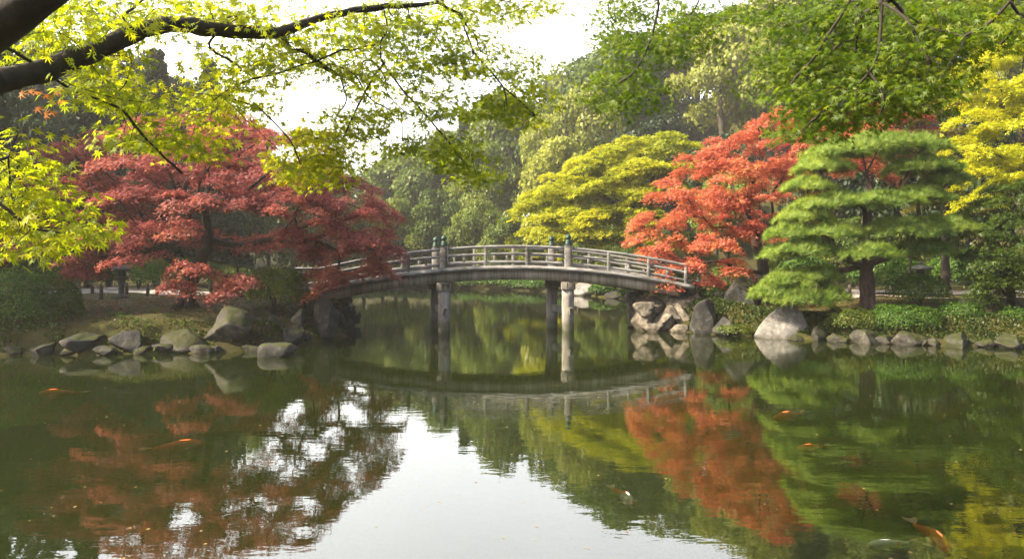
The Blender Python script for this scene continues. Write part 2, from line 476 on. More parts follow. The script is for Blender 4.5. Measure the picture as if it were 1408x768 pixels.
# ------------------------------------------------------------------ leaves and branches
def star_leaf(lobes=7):
    ang = np.array([-2.25, -1.45, -.72, 0, .72, 1.45, 2.25]) if lobes == 7 else np.linspace(-1.9, 1.9, lobes)
    ln = np.array([.5, .78, .96, 1.05, .96, .78, .5]) if lobes == 7 else np.linspace(.8, .8, lobes)
    V = [(0, 0, 0)]; F = []
    n = len(ang)
    out = []
    for i in range(n):
        a, l = ang[i], ln[i]
        w = .17
        for (da, f) in ((-w, .52), (0, 1.0), (w, .52)):
            r = l * f
            out.append((r * math.sin(a + da), r * math.cos(a + da), -.20 * r * r))
        if i < n - 1:
            am = (ang[i] + ang[i + 1]) / 2
            out.append((.30 * math.sin(am), .30 * math.cos(am), .03))
    V += out
    F = [(0, k, k + 1) for k in range(1, len(out))]
    return np.array(V) * np.array([1, 1, 1]), np.array(F)

def star_small():
    V = [(0, 0, 0)]; F = []
    for a, l in ((-1.15, .85), (0, 1.0), (1.15, .85)):
        k = len(V)
        for da, f, z in ((-.33, .55, .02), (0, 1, -.22), (.33, .55, .02)):
            V.append((l * f * math.sin(a + da), l * f * math.cos(a + da), z))
        F.append((0, k, k + 1, k + 2))
    return np.array(V), np.array(F)

LEAF_STAR = star_leaf()
LEAF_SMALL = star_small()
LEAF_OVAL = (np.array([(0, 0, 0), (-.32, .5, .07), (0, 1, -.06), (.32, .5, .07)]), np.array([(0, 3, 2, 1)]))
LEAF_CLUMP = (np.array([(0, 0, 0), (-.5, .35, .12), (-.25, .95, -.05), (.2, 1.0, .1), (.5, .45, -.08)]), np.array([(0, 4, 3, 2, 1)]))

def tuft():
    V = [(0, 0, 0)]; F = []
    r = np.random.default_rng(3)
    for k in range(15):
        a = k * 2.399; e = .25 + .9 * r.random()
        d = np.array([math.cos(a) * math.cos(e), math.sin(a) * math.cos(e), math.sin(e)])
        s = np.cross(d, [0, 0, 1]); s /= np.linalg.norm(s)
        l = .75 + .35 * r.random(); i = len(V)
        V.append(d * l * .35 + s * .055); V.append(d * l)
        F.append((0, i, i + 1))
    return np.array(V), np.array(F)
TUFT = tuft()

def unit(v):
    return v / (np.linalg.norm(v, axis=-1, keepdims=True) + 1e-9)

def scatter(T, pos, nrm, scale, rng, ang=None):
    TV, TF = T
    n = len(pos)
    nrm = unit(nrm)
    ref = unit(rng.normal(size=(n, 3))) if ang is None else ang
    x = unit(np.cross(ref, nrm)); y = np.cross(nrm, x)
    V = pos[:, None, :] + scale[:, None, None] * (TV[None, :, 0:1] * x[:, None, :] + TV[None, :, 1:2] * y[:, None, :] + TV[None, :, 2:3] * nrm[:, None, :])
    F = TF[None] + (np.arange(n) * len(TV))[:, None, None]
    return V.reshape(-1, 3), F.reshape(-1, TF.shape[1])

def grow(trunk, targets, bf=.35, extra=None):
    """joins target points to a trunk polyline (and extra limb polylines) as a branching tree; returns nodes and parents"""
    nodes = [np.asarray(trunk, float)]; par = [-1] + list(range(len(trunk) - 1)); nn = len(trunk)
    if extra:
        for (at, pl) in extra:
            pl = np.asarray(pl, float)
            if at is None:
                allp = np.concatenate(nodes); at = int(np.argmin(np.linalg.norm(allp - pl[0], axis=1)))
            nodes.append(pl); par += [at] + list(range(nn, nn + len(pl) - 1)); nn += len(pl)
    nodes = np.concatenate(nodes)
    plen = np.zeros(nn)
    for i in range(1, nn): plen[i] = plen[par[i]] + np.linalg.norm(nodes[i] - nodes[par[i]])
    T = np.asarray(targets, float); m = len(T)
    if m == 0: return nodes, np.array(par), nn
    X = np.concatenate([nodes, T]); PL = np.concatenate([plen, np.zeros(m)]); par = np.concatenate([par, np.zeros(m, int)]).astype(int)
    first = 1 if len(trunk) > 2 and not extra else 0
    D = np.linalg.norm(T[:, None, :] - nodes[None, :, :], axis=2) + bf * plen[None, :]
    if first: D[:, :len(trunk) // 3] += 100
    best = D.argmin(1); cost = D.min(1); done = np.zeros(m, bool)
    for _ in range(m):
        k = int(np.where(done, 1e9, cost).argmin())
        done[k] = True; g = nn + k; par[g] = best[k]
        PL[g] = PL[best[k]] + np.linalg.norm(X[g] - X[best[k]])
        c = np.linalg.norm(T - T[k], axis=1) + bf * PL[g]
        b = (c < cost) & ~done
        best[b] = g; cost[b] = c[b]
    return X, par, nn

def branches(X, par, r0, rtip, sides=6, rng=RNG, wig=.05, mb=None, power=None, keep=0, rkeep=0.0):
    n = len(X)
    kids = [[] for _ in range(n)]
    for i in range(n):
        if par[i] >= 0: kids[par[i]].append(i)
    cnt = np.ones(n); order = []; st = [0]
    while st:
        i = st.pop(); order.append(i); st += kids[i]
    for i in order[::-1]:
        if par[i] >= 0: cnt[par[i]] += cnt[i]
    e = math.log(r0 / rtip) / math.log(max(cnt[0], 2))
    rad = rtip * cnt ** e
    if power: rad = np.maximum(rtip, r0 * (cnt / cnt[0]) ** power)
    if keep: rad[:keep] = np.maximum(rad[:keep], rkeep)
    mb = mb or MB()
    starts = [(0, None)]
    while starts:
        i, pr = starts.pop()
        ch = [i]
        while kids[ch[-1]]:
            ks = sorted(kids[ch[-1]], key=lambda q: -cnt[q])
            for q in ks[1:]: starts.append((q, ch[-1]))
            ch.append(ks[0])
        pts = X[ch]; rr = rad[ch].copy()
        if pr is not None:
            pts = np.concatenate([X[pr][None], pts]); rr = np.concatenate([[min(rad[pr] * .8, rr[0] * 1.15)], rr])
        if len(pts) < 2: continue
        # smooth resample (Catmull-Rom)
        L = len(pts)
        pe = np.concatenate([[2 * pts[0] - pts[1]], pts, [2 * pts[-1] - pts[-2]]])
        S = 4; res = []; rs = []
        for k in range(L - 1):
            p0, p1, p2, p3 = pe[k:k + 4]
            for s in range(S):
                t = s / S
                res.append(.5 * (2 * p1 + (p2 - p0) * t + (2 * p0 - 5 * p1 + 4 * p2 - p3) * t * t + (3 * p1 - p0 - 3 * p2 + p3) * t ** 3))
                rs.append(rr[k] * (1 - t) + rr[k + 1] * t)
        res.append(pts[-1]); rs.append(rr[-1])
        res = np.array(res); rs = np.array(rs)
        if wig:
            seg = np.linalg.norm(np.diff(res, axis=0), axis=1).mean()
            res[1:-1] += rng.normal(size=res[1:-1].shape) * seg * wig
        sd_ = sides + (3 if rs[0] > .1 else 0)
        if rs[0] > .028:
            k = np.linspace(0, len(res) - 1, len(res) * 3); kk = np.arange(len(res))
            res = np.stack([np.interp(k, kk, res[:, q]) for q in range(3)], 1); rs = np.interp(k, kk, rs)
            rs = rs * (1 + .05 * np.sin(k * 1.7 + X[i][0] * 9) + .05 * rng.normal(size=len(rs)).cumsum() / np.sqrt(np.arange(1, len(rs) + 1)))
            sd_ = 14
        V_, F_ = tube(res, rs, sd_)
        if rs[0] > .028:
            q = (np.arange(len(V_)) % sd_); c_ = np.repeat(res, sd_, 0)
            V_ = c_ + (V_ - c_) * (1 + .07 * np.sin(q * 2.7 + .5 * np.sin(np.repeat(np.arange(len(res)), sd_) * .25)) + .035 * rng.normal(size=len(V_)))[:, None]
        mb.add(V_, F_)
    return mb

def root_flare(mb, base, r, rng, n=6):
    for k in range(n):
        a = k * 2 * math.pi / n + rng.random()
        d = np.array([math.cos(a), math.sin(a), 0])
        p = np.array([base + np.array([0, 0, r * 2.2]) + d * r * .35, base + d * r * 1.0 + np.array([0, 0, r * .6]), base + d * r * 2.0 + np.array([0, 0, -.05])])
        mb.add(*tube(p, [r * .55, r * .5, r * .2], 6))

def pads_points(pads, Y0, rng, density=1.0):
    """pads: (u, v, ru, rv, dY, ry) in photo pixels at distance Y0+dY; a domed disc each -> points and outward directions"""
    pts, outd = [], []
    for (u, v, ru, rv, dY, ry) in pads:
        Y = Y0 + dY
        c = P(u, v, Y); rx = ru / FPX * Y; rz = rv / FPX * Y
        n = max(5, int(density * rx * ry * 2.6))
        r = np.sqrt(rng.random(n)); a = rng.random(n) * 2 * np.pi
        x = r * np.cos(a); y = r * np.sin(a)
        z = rz * (.9 - 1.7 * r ** 2) + rng.normal(size=n) * rz * .28
        pts.append(np.stack([c[0] + x * rx, c[1] + y * ry, c[2] + z], 1))
        outd.append(np.stack([x, y, np.zeros(n)], 1))
    return np.concatenate(pts), np.concatenate(outd)

def spray_leaves(pts, outd, rng, per, rad, thick, tilt, jitter, lsize, T):
    """flat sprays of leaves round each point, drooping outward"""
    n = len(pts)
    pn = unit(np.array([0, 0, 1.0]) + outd * tilt + rng.normal(size=(n, 3)) * .16)
    e1 = unit(np.cross(pn, rng.normal(size=(n, 3)))); e2 = np.cross(pn, e1)
    idx = np.repeat(np.arange(n), per); m = len(idx)
    r = np.sqrt(rng.random(m)) * rad * (.7 + .6 * rng.random(m)); a = rng.random(m) * 2 * np.pi
    pos = pts[idx] + e1[idx] * (r * np.cos(a))[:, None] + e2[idx] * (r * np.sin(a))[:, None] + pn[idx] * (rng.normal(size=m) * thick - .25 * r * r / rad)[:, None]
    nr = unit(pn[idx] + rng.normal(size=(m, 3)) * jitter)
    sc = lsize * (.65 + .6 * rng.random(m))
    return scatter(T, pos, nr, sc, rng)

def maple(name, label, cat, base, trunk, pads, Y0, leafmat, bark, rng, dens=1.0, per=80, rad=.5, lsize=.1, r0=.22, tilt=.35, jitter=.45, group=None, bf=.35, rtip=.006):
    t = thing(name, label, cat, base, group)
    pts, od = pads_points(pads, Y0, rng, dens)
    X, par, nn = grow(trunk, pts, bf)
    mb = branches(X, par, r0, rtip, 6, rng)
    root_flare(mb, np.array(base), r0, rng)
    mb.build('trunk', bark, t, flat=False)
    V, F = spray_leaves(pts, od, rng, per, rad, .06, tilt, jitter, lsize, LEAF_SMALL)
    mesh('crown', V, F, leafmat, t)
    return t

# leaf colours
M['leaf_red'] = leaf_mat('crimson_maple_leaves', [(0, (.11, .034, .036)), (.35, (.24, .075, .08)), (.6, (.35, .12, .115)), (.8, (.40, .15, .085)), (1, (.26, .18, .05))], (1.3, 1, .85), .42, .35, .5)
M['leaf_orange'] = leaf_mat('orange_maple_leaves', [(0, (.24, .045, .045)), (.3, (.44, .11, .085)), (.6, (.52, .175, .11)), (.8, (.54, .26, .085)), (1, (.46, .37, .05))], (1.25, 1, .7), .45, .4, .5)
M['leaf_crimson'] = leaf_mat('deep_red_maple_leaves', [(0, (.10, .012, .018)), (.6, (.25, .03, .035)), (1, (.33, .09, .03))], (1.4, .9, .7), .45, .45, .5)
M['leaf_yellow'] = leaf_mat('yellow_maple_leaves', [(0, (.17, .22, .012)), (.35, (.35, .40, .016)), (.7, (.47, .48, .018)), (1, (.54, .46, .018))], (1.2, 1.1, .4), .5, .4, .5)
M['leaf_yg'] = leaf_mat('yellow_green_leaves', [(0, (.11, .165, .014)), (.4, (.26, .305, .02)), (.75, (.44, .43, .026)), (1, (.52, .47, .033))], (1.2, 1.15, .4), .5, .25, .55)
M['leaf_green'] = leaf_mat('green_maple_leaves', [(0, (.02, .04, .007)), (.5, (.05, .085, .012)), (1, (.12, .15, .02))], (1.4, 1.4, .5), .42, .4, .5)
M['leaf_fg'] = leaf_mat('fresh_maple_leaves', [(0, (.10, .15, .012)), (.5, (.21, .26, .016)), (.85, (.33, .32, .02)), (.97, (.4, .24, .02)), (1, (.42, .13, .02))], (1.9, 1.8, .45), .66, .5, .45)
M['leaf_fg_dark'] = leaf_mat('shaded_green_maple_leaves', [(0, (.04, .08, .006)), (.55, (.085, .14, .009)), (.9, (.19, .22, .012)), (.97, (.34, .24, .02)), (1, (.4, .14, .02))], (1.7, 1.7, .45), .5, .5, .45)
M['needle'] = leaf_mat('pine_needles', [(0, (.035, .08, .014)), (.5, (.13, .205, .028)), (1, (.35, .41, .07))], (1.25, 1.3, .5), .4, .6, .5)
M['forest'] = leaf_mat('forest_leaves', [(0, (.035, .068, .012)), (.45, (.095, .14, .022)), (.8, (.18, .22, .035)), (1, (.27, .29, .045))], (1.2, 1.2, .6), .42, .16, .5, per_obj=.5)
M['forest_pale'] = leaf_mat('pale_forest_leaves', [(0, (.11, .14, .025)), (.5, (.23, .26, .045)), (1, (.36, .36, .07))], (1.15, 1.15, .6), .42, .16, .5, per_obj=.3)  # pale far trees, leaf colour lightened further to stand in for mist
M['conifer'] = leaf_mat('dark_conifer_sprays', [(0, (.01, .022, .01)), (.5, (.022, .042, .017)), (1, (.05, .078, .026))], (1.1, 1.2, .6), .25, .3, .5, per_obj=.3)
M['shrub'] = leaf_mat('clipped_shrub_leaves', [(0, (.018, .05, .006)), (.5, (.042, .095, .01)), (1, (.10, .16, .018))], (1.2, 1.3, .5), .3, .9, .4)
M['shrub_yg'] = leaf_mat('yellowish_shrub_leaves', [(0, (.03, .055, .008)), (.5, (.075, .105, .014)), (1, (.18, .19, .026))], (1.2, 1.2, .4), .35, 1.2, .5)
M['weeds'] = leaf_mat('bank_weed_leaves', [(0, (.016, .03, .006)), (.45, (.032, .055, .009)), (.8, (.06, .07, .014)), (1, (.10, .075, .02))], (1.2, 1.2, .5), .3, 1.1, .6)
M['fern'] = leaf_mat('fern_fronds', [(0, (.03, .06, .01)), (.6, (.07, .12, .02)), (1, (.15, .2, .035))], (1.2, 1.3, .5), .4, .8, .4)

# ------------------------------------------------------------------ bridge
def bz(s): return 2.56 - .0157 * np.minimum(np.abs(np.asarray(s, float) - .05), 7.6) ** 2
CROSS = np.array([-.55, 2.1, 0.0])
def bp(s, t, z=0.0):
    s = np.asarray(s, float)
    return np.stack([s + t * CROSS[0], 28.9 + .03 * s + t * CROSS[1], bz(s) + z], -1)
CU = CROSS / np.linalg.norm(CROSS)
def sweep(s0, s1, t, z0, z1, w, n=40, side=0.0):
    s = np.linspace(s0, s1, n)
    c = bp(s, t) + CU * side
    prof = [(-w / 2, z0), (w / 2, z0), (w / 2, z1), (-w / 2, z1)]
    V = np.stack([c + CU * a + np.array([0, 0, b]) for a, b in prof], 1).reshape(-1, 3)
    i = np.arange(n - 1)[:, None] * 4; j = np.arange(4)[None]; k = (j + 1) % 4
    F = np.stack([i + j, i + k, i + 4 + k, i + 4 + j], -1).reshape(-1, 4)
    return V, [np.concatenate([F, [[3, 2, 1, 0]], [[4 * n - 4, 4 * n - 3, 4 * n - 2, 4 * n - 1]]])]
S0, S1 = -8.6, 7.2
br = thing('arched_bridge', 'weathered grey wooden arched footbridge with railings spanning the pond', 'bridge', (0, 28.9, 0))
m = MB(); m.add(*sweep(S0, S1, .5, -.10, 0, 2.62, 60)); m.build('deck', M['wood'], br)
m = MB()
for t in (-.075, 1.075): m.add(*sweep(S0, S1, t, -.13, .055, .11, 60))
m.build('deck_edge', M['wood'], br)
for t in (0.02, .98):
    m = MB(); m.add(*sweep(S0 + .9, S1 - .5, t, -.52, -.104, .22, 60)); m.build('girder', M['girder'], br)
m = MB(); m.add(*sweep(S0 + .9, S1 - .5, .5, -.5, -.106, .2, 60)); m.build('girder', M['girder'], br)
RZ = math.atan2(.03, 1)
mains = (-2.69, 2.24)
for t in (0.0, 1.0):
    sgn = -1 if t == 0 else 1
    for (s0, s1) in ((S0, mains[0] - .15), (mains[0] + .15, mains[1] - .15), (mains[1] + .15, S1)):
        s = np.linspace(s0, s1, 22)
        m = MB(); m.add(*tube(bp(s, t, .80), np.full(22, .055), 10)); m.build('top_rail', M['wood'], br, flat=False)
        m = MB(); m.add(*sweep(s0, s1, t, .46, .56, .075, 22)); m.build('middle_rail', M['wood'], br)
        m = MB(); m.add(*sweep(s0, s1, t, .13, .24, .1, 22)); m.build('bottom_rail', M['wood'], br)
    for s in mains:
        b = bp(s, t)
        m = MB(); m.add(*box(b + [0, 0, .38], (.31, .31, 1.02), RZ, .03)); m.add(*box(b + [0, 0, .905], (.27, .27, .04), RZ, .012))
        po = m.build('newel_post', M['wood'], br)
        m = MB()
        m.add(*lathe(b + [0, 0, .925], [(.125, 0), (.13, .02), (.13, .1), (.115, .115), (.12, .13), (.12, .17), (.085, .19), (.07, .215), (.085, .235), (.115, .27), (.122, .31), (.105, .36), (.06, .41), (.02, .45), (.004, .46)], 18))
        m.build('finial', M['bronze'], po, flat=False)
    posts = [-8.3, -6.9, -5.5, -4.1, -1.05, .6, 3.85, 5.45, 6.95]
    for s in posts:
        m = MB(); m.add(*box(bp(s, t, .40), (.13, .15, .76), RZ, .012)); m.build('rail_post', M['wood'], br)
    for s in [-7.6, -6.2, -4.8, -3.4, -1.9, -.2, 1.4, 3.05, 4.65, 6.2]:
        m = MB(); m.add(*box(bp(s, t, .35), (.1, .07, .228), RZ, .008)); m.build('rail_strut', M['wood'], br)
for s in mains:
    for t in (0.02, .98):
        b = bp(s, t); top = b[2] - .52
        m = MB()
        rng = np.random.default_rng(int(abs(s) * 100 + t * 7))
        zz = np.linspace(-.74, top - .33, 9)
        m.add(*tube(np.stack([np.full(9, b[0]), np.full(9, b[1]), zz], 1) + rng.normal(size=(9, 3)) * .004, np.full(9, .245), 12))
        po = m.build('pier_post', M['pier'], br)
        m = MB(); m.add(*box([b[0], b[1], top - .165], (.56, .56, .33), RZ, .03)); m.build('pier_cap', M['pier'], po)
    a, b = bp(s, -.19), bp(s, 1.16); c = (a + b) / 2; ln = np.linalg.norm((b - a)[:2]); ang = math.atan2((b - a)[1], (b - a)[0])
    m = MB(); m.add(*box([c[0], c[1], .80], (ln, .17, .3), ang, .015)); m.build('pier_brace', M['pier'], br)
    a, b = bp(s, -.1), bp(s, 1.1); ln = np.linalg.norm((b - a)[:2])
    m = MB(); m.add(*box([c[0], c[1], bz(s) - .64], (ln * .98, .3, .235), ang, .02)); m.build('pier_crossbeam', M['pier'], br)

# ------------------------------------------------------------------ rocks
def rock_shape(size, seed, rz=0.0, cuts=9, rough=.10, sub=4, peak=(0, 0), block=0):
    rng = np.random.default_rng(seed)
    import bmesh
    bm = bmesh.new(); bmesh.ops.create_icosphere(bm, subdivisions=sub, radius=1.0)
    V = np.array([v.co[:] for v in bm.verts]); F = np.array([[v.index for v in f.verts] for f in bm.faces]); bm.free()
    if block: V = np.sign(V) * np.abs(V) ** block
    for _ in range(cuts):
        n = unit(rng.normal(size=3) * np.array([1, 1, .8])); d = .34 + .38 * rng.random()
        h = V @ n; k = h > d
        V[k] -= np.outer((h[k] - d) * .93, n)
    off = rng.random(3) * 50
    dn = np.array([mnoise.fractal(Vector(v * 1.7 + off), 1.0, 2.1, 5) for v in V])
    V = V + unit(V) * (dn * rough)[:, None]
    V[:, 0] += peak[0] * np.maximum(V[:, 2], 0); V[:, 1] += peak[1] * np.maximum(V[:, 2], 0)
    V = V * np.asarray(size)
    c, s = math.cos(rz), math.sin(rz)
    return np.stack([V[:, 0] * c - V[:, 1] * s, V[:, 0] * s + V[:, 1] * c, V[:, 2]], 1), F

def rock(label, u, vb, wpx, hpx, mat, seed, Y=None, depth=None, peak=(0, 0), rz=None, group=None, name='rock', cuts=9, rough=.1, block=0):
    """a stone whose foot shows at row vb (on the water unless Y is given), wpx wide and hpx high in the photo"""
    onland = Y is not None
    if Y is None:
        ys = np.arange(16, 95, .05); xs = (u - 704) / FPX * ys
        vg = HOR + (CAMH - np.maximum(ground_z(xs, ys), 0)) / ys * FPX
        k = int(np.argmax(vg <= vb))
        Y = float(ys[k])
    d = depth or wpx / FPX * Y * .42
    Yc = Y + d * (.6 if onland else .22)
    zb = CAMH - (vb - HOR) / FPX * Yc
    w = wpx / FPX * Yc; h = hpx / FPX * Yc
    # foot is buried: centre sits so that the visible height is h
    sz = h * .78
    V, F = rock_shape((w * .56, d, sz), seed, 0 if rz is None else rz, cuts if not block else 2, rough, 4, peak, block)
    top = V[:, 2].max()
    x = (u - 704) / FPX * Yc
    o = mesh(name, V, F, mat, flat=True)
    zloc = zb + h - top
    o.location = (x, Yc, zloc)
    # shade facets crisply but soften the fine relief
    return tag(o, label, 'rock', group)

rock('big dark boulder standing under the red maple, right of its trunk', 318, 466, 72, 46, M['rock_moss'], 21, depth=.9, peak=(-.1, 0))
rock('mossy half-buried boulder left of the big dark boulder, below the red maple trunk', 245, 478, 80, 26, M['rock_moss'], 22, depth=.8)
rock('lichen-spotted grey boulder on the left bank directly below the lawn', 178, 481, 60, 28, M['rock'], 23, depth=.7)
rock('dark boulder with a white patch beside the big round shrub', 115, 481, 50, 25, M['rock'], 24, depth=.7)
rock('flat-topped grey stone standing alone in the water near the left bank', 382, 489, 44, 19, M['rock'], 25, depth=.45, rough=.05, block=.5)
rock('upright dark stone under the left end of the bridge', 451, 466, 46, 66, M['rock'], 26, depth=.55, peak=(.15, 0), cuts=12)
rock('rounded stone beside the small round shrub, left of the bridge', 411, 448, 34, 24, M['rock'], 27, Y=25.4, depth=.42)
rock('grey stone at the water edge left of the upright dark stone', 400, 472, 36, 26, M['rock'], 28, depth=.4)
rock('dark stone tucked behind the upright stone at the left bridge end', 430, 440, 40, 34, M['rock'], 29, Y=27.0, depth=.5)
rock('long mossy mound of stone between the big dark boulder and the small round shrub', 362, 462, 70, 42, M['rock_moss'], 30, Y=24.6, depth=.8)
for k, (u, w, h) in enumerate([(20, 34, 12), (62, 44, 16), (90, 26, 9), (142, 32, 11), (196, 28, 10), (222, 36, 13), (275, 34, 11), (300, 26, 9), (345, 30, 10), (420, 30, 12)]):
    rock('small dark stone in the row along the left bank waterline', u, 487 - k * .5 - (14 if u > 400 else 0), w, h, M['rock' if k % 2 else 'rock_moss'], 40 + k, depth=.3, group='small stones along the left waterline')

rock('large pale wedge-shaped boulder with a sunlit face below the pine', 1072, 464, 84, 47, M['rock_pale'], 61, depth=.75, peak=(.42, .1), cuts=12, rough=.06)
rock('tall upright dark stone behind the boulders right of the bridge', 1019, 428, 44, 46, M['rock'], 62, Y=28.6, depth=.5, cuts=12)
rock('dark block-like stone at the water right of the bridge abutment', 968, 458, 54, 48, M['rock'], 63, depth=.6, cuts=13, rough=.06)
rock('low stone between the dark block and the bright ground plants', 995, 459, 34, 24, M['rock'], 64, depth=.4)
rock('grey stone on the bank right beside the tall upright stone', 1050, 425, 34, 30, M['rock'], 65, Y=28.8, depth=.4)
rock('stone with a flat top at the right end of the bridge', 945, 416, 40, 34, M['rock'], 66, Y=29.6, depth=.5)
rock('mossy low stone just right of the pale wedge boulder', 1128, 467, 44, 20, M['rock_moss'], 67, depth=.4)
rock('large mossy boulder at the water below the pine trunk', 1190, 470, 56, 18, M['rock_moss'], 68, depth=.7)
rock('mossy boulder at the water below the layered hedge', 1250, 472, 54, 18, M['rock_moss'], 69, depth=.5)
rock('dark broad boulder at the water near the right edge', 1316, 474, 56, 18, M['rock_moss'], 70, depth=.7)
rock('dark boulder cut by the right edge of the photo', 1385, 477, 54, 19, M['rock_moss'], 71, depth=.8)
rock('grey stone set into the bank above the water right of the hedge', 1330, 436, 34, 26, M['rock'], 72, Y=25.6, depth=.45)
for k, (u, w, h) in enumerate([(1095, 30, 9), (1152, 28, 12), (1218, 30, 12), (1284, 26, 11), (1350, 30, 12), (1160, 18, 8), (1272, 20, 8)]):
    rock('small mossy stone in the row along the right bank waterline', u, 468 + (u - 1095) * .035, w, h, M['rock_moss'], 80 + k, depth=.3, group='small stones along the right waterline')
rock('pale grey rock on the far shore behind the bridge, right of the middle', 806, 406, 42, 18, M['rock_pale'], 91, depth=1.1, peak=(.2, 0))
for k, (u, v, w, h) in enumerate([(770, 400, 22, 6), (845, 409, 30, 10), (868, 411, 24, 12), (700, 397, 18, 5), (640, 395, 22, 5), (560, 395, 26, 6)]):
    rock('small grey rock on the far shore seen under the bridge', u, v, w, h, M['rock'], 95 + k, depth=.7, group='rocks on the far shore')

def abutment(label, stones, mat, loc):
    m = MB()
    for k, (x, y, z, sx, sy, sz, sd_) in enumerate(stones):
        V, F = rock_shape((sx * 1.12, sy * 1.12, sz * 1.15), sd_, (sd_ % 100) / 100 * 1.6 - .8, 12, .05, 4, block=.5)
        m.add(V + np.array([x, y, z]), F)
    return tag(m.build('stone_abutment', mat, None, loc, flat=True), label, 'abutment')
rng = np.random.default_rng(5)
st = []
for row, z in enumerate((-.12, .48, 1.02)):
    x = 5.15 + row * .12
    while x < 7.4:
        w = .28 + .3 * rng.random()
        st.append((x + w, 29.0 + .10 * row + .08 * rng.random(), z, w * 1.1, .45, .34, int(rng.integers(1e6)))); x += 2 * w * .98
    for y in np.arange(29.5, 31.8, .52):
        st.append((5.3 + row * .10 + .06 * rng.random(), y, z, .40, .32, .34, int(rng.integers(1e6))))
st = [(5.25, 29.3, .35, .72, .6, .95, 11), (6.05, 29.05, .25, .7, .55, .8, 32), (6.85, 29.05, .4, .75, .6, .85, 13), (7.5, 29.2, .5, .6, .6, .85, 54), (5.5, 30.0, .5, .7, .7, .85, 15),
      (5.4, 30.9, .5, .6, .7, .9, 16), (5.5, 31.7, .5, .6, .7, .9, 47), (5.75, 29.5, .95, .7, .6, .5, 18), (6.6, 29.5, 1.0, .75, .6, .5, 19), (7.3, 29.6, 1.0, .6, .6, .55, 22),
      (5.65, 28.72, -.05, .42, .36, .34, 20), (6.5, 28.6, -.05, .5, .36, .3, 21), (5.35, 29.0, .75, .45, .4, .35, 66), (6.3, 28.95, .72, .42, .4, .36, 75)]
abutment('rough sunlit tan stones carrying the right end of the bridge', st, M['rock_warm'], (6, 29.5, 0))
st = []
for row, z in enumerate((-.15, .32, .76, 1.05)):
    for y in np.arange(28.6, 31.6, .55):
        st.append((-6.75 - row * .12, y, z, .40, .29, .25, int(rng.integers(1e6))))
    for x in np.arange(-7.2, -8.6, -.6):
        st.append((x, 28.5 + row * .05, z, .32, .4, .25, int(rng.integers(1e6))))
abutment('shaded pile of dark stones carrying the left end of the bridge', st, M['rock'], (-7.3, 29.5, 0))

# ------------------------------------------------------------------ red maple on the left bank
rng = np.random.default_rng(101)
Y0 = 25.8
b = np.array([*P(257, 430, Y0)[:2], 0]); b[2] = gz(b[0], b[1]) - .05
trunk = [b, P(258, 412, Y0), P(262, 392, Y0 + .1), P(268, 372, Y0 + .1), P(280, 350, Y0 + .2), P(288, 330, Y0 + .2)]
pads = [(75, 212, 40, 12, .3, 1.3), (85, 245, 40, 12, -.3, 1.2), (70, 275, 30, 10, .2, 1.1), (235, 180, 75, 18, .6, 2.0), (320, 178, 70, 20, 1.0, 2.0), (395, 195, 60, 20, .5, 1.8), (140, 205, 60, 16, .8, 1.8), (180, 225, 60, 16, -.8, 1.6),
        (95, 228, 42, 14, .2, 1.4), (265, 220, 70, 18, -1.0, 1.8), (350, 232, 70, 18, -.8, 1.8), (430, 235, 55, 18, .0, 1.8), (470, 255, 48, 16, .6, 1.6),
        (115, 262, 60, 18, -.2, 1.8), (200, 268, 62, 16, -1.4, 1.5), (255, 272, 45, 14, -2.2, 1.0), (315, 275, 65, 16, -1.7, 1.5), (400, 278, 65, 16, -1.2, 1.7), (480, 290, 55, 16, -.4, 1.7), (520, 288, 28, 10, .2, 1.1),
        (125, 300, 50, 14, -.9, 1.4), (170, 322, 55, 14, -1.5, 1.3), (235, 312, 48, 12, -2.3, 1.0), (140, 352, 50, 14, -1.2, 1.3), (110, 372, 24, 8, -1.2, .8), (190, 345, 34, 10, -1.9, .9),
        (265, 374, 44, 13, -1.9, 1.0), (305, 400, 30, 11, -2.0, .8), (245, 395, 22, 9, -2.2, .6), (330, 385, 24, 7, -1.7, .6),
        (440, 318, 60, 16, -.5, 1.7), (510, 322, 36, 12, -.1, 1.3), (535, 350, 20, 10, .0, .9), (490, 355, 40, 16, .3, 1.3), (440, 350, 40, 12, .6, 1.3), (520, 375, 22, 9, .6, .9), (470, 385, 26, 10, .6, .9), (435, 372, 34, 11, .9, 1.0), (500, 338, 40, 13, -.4, 1.2), (450, 398, 20, 8, .6, .7),
        (380, 330, 50, 14, 1.6, 1.5), (300, 330, 50, 14, 2.2, 1.5), (200, 300, 60, 18, 2.2, 1.6), (380, 260, 70, 20, 2.2, 1.6), (270, 250, 80, 20, 2.4, 1.6), (150, 260, 60, 18, 2.4, 1.4)]
maple('maple_tree', 'wide-spreading crimson maple with layered boughs on the left bank', 'tree', b, trunk, pads, Y0, M['leaf_red'], M['bark_dark'], rng, dens=2.5, per=150, rad=.46, lsize=.096, r0=.25, tilt=.4, rtip=.010)

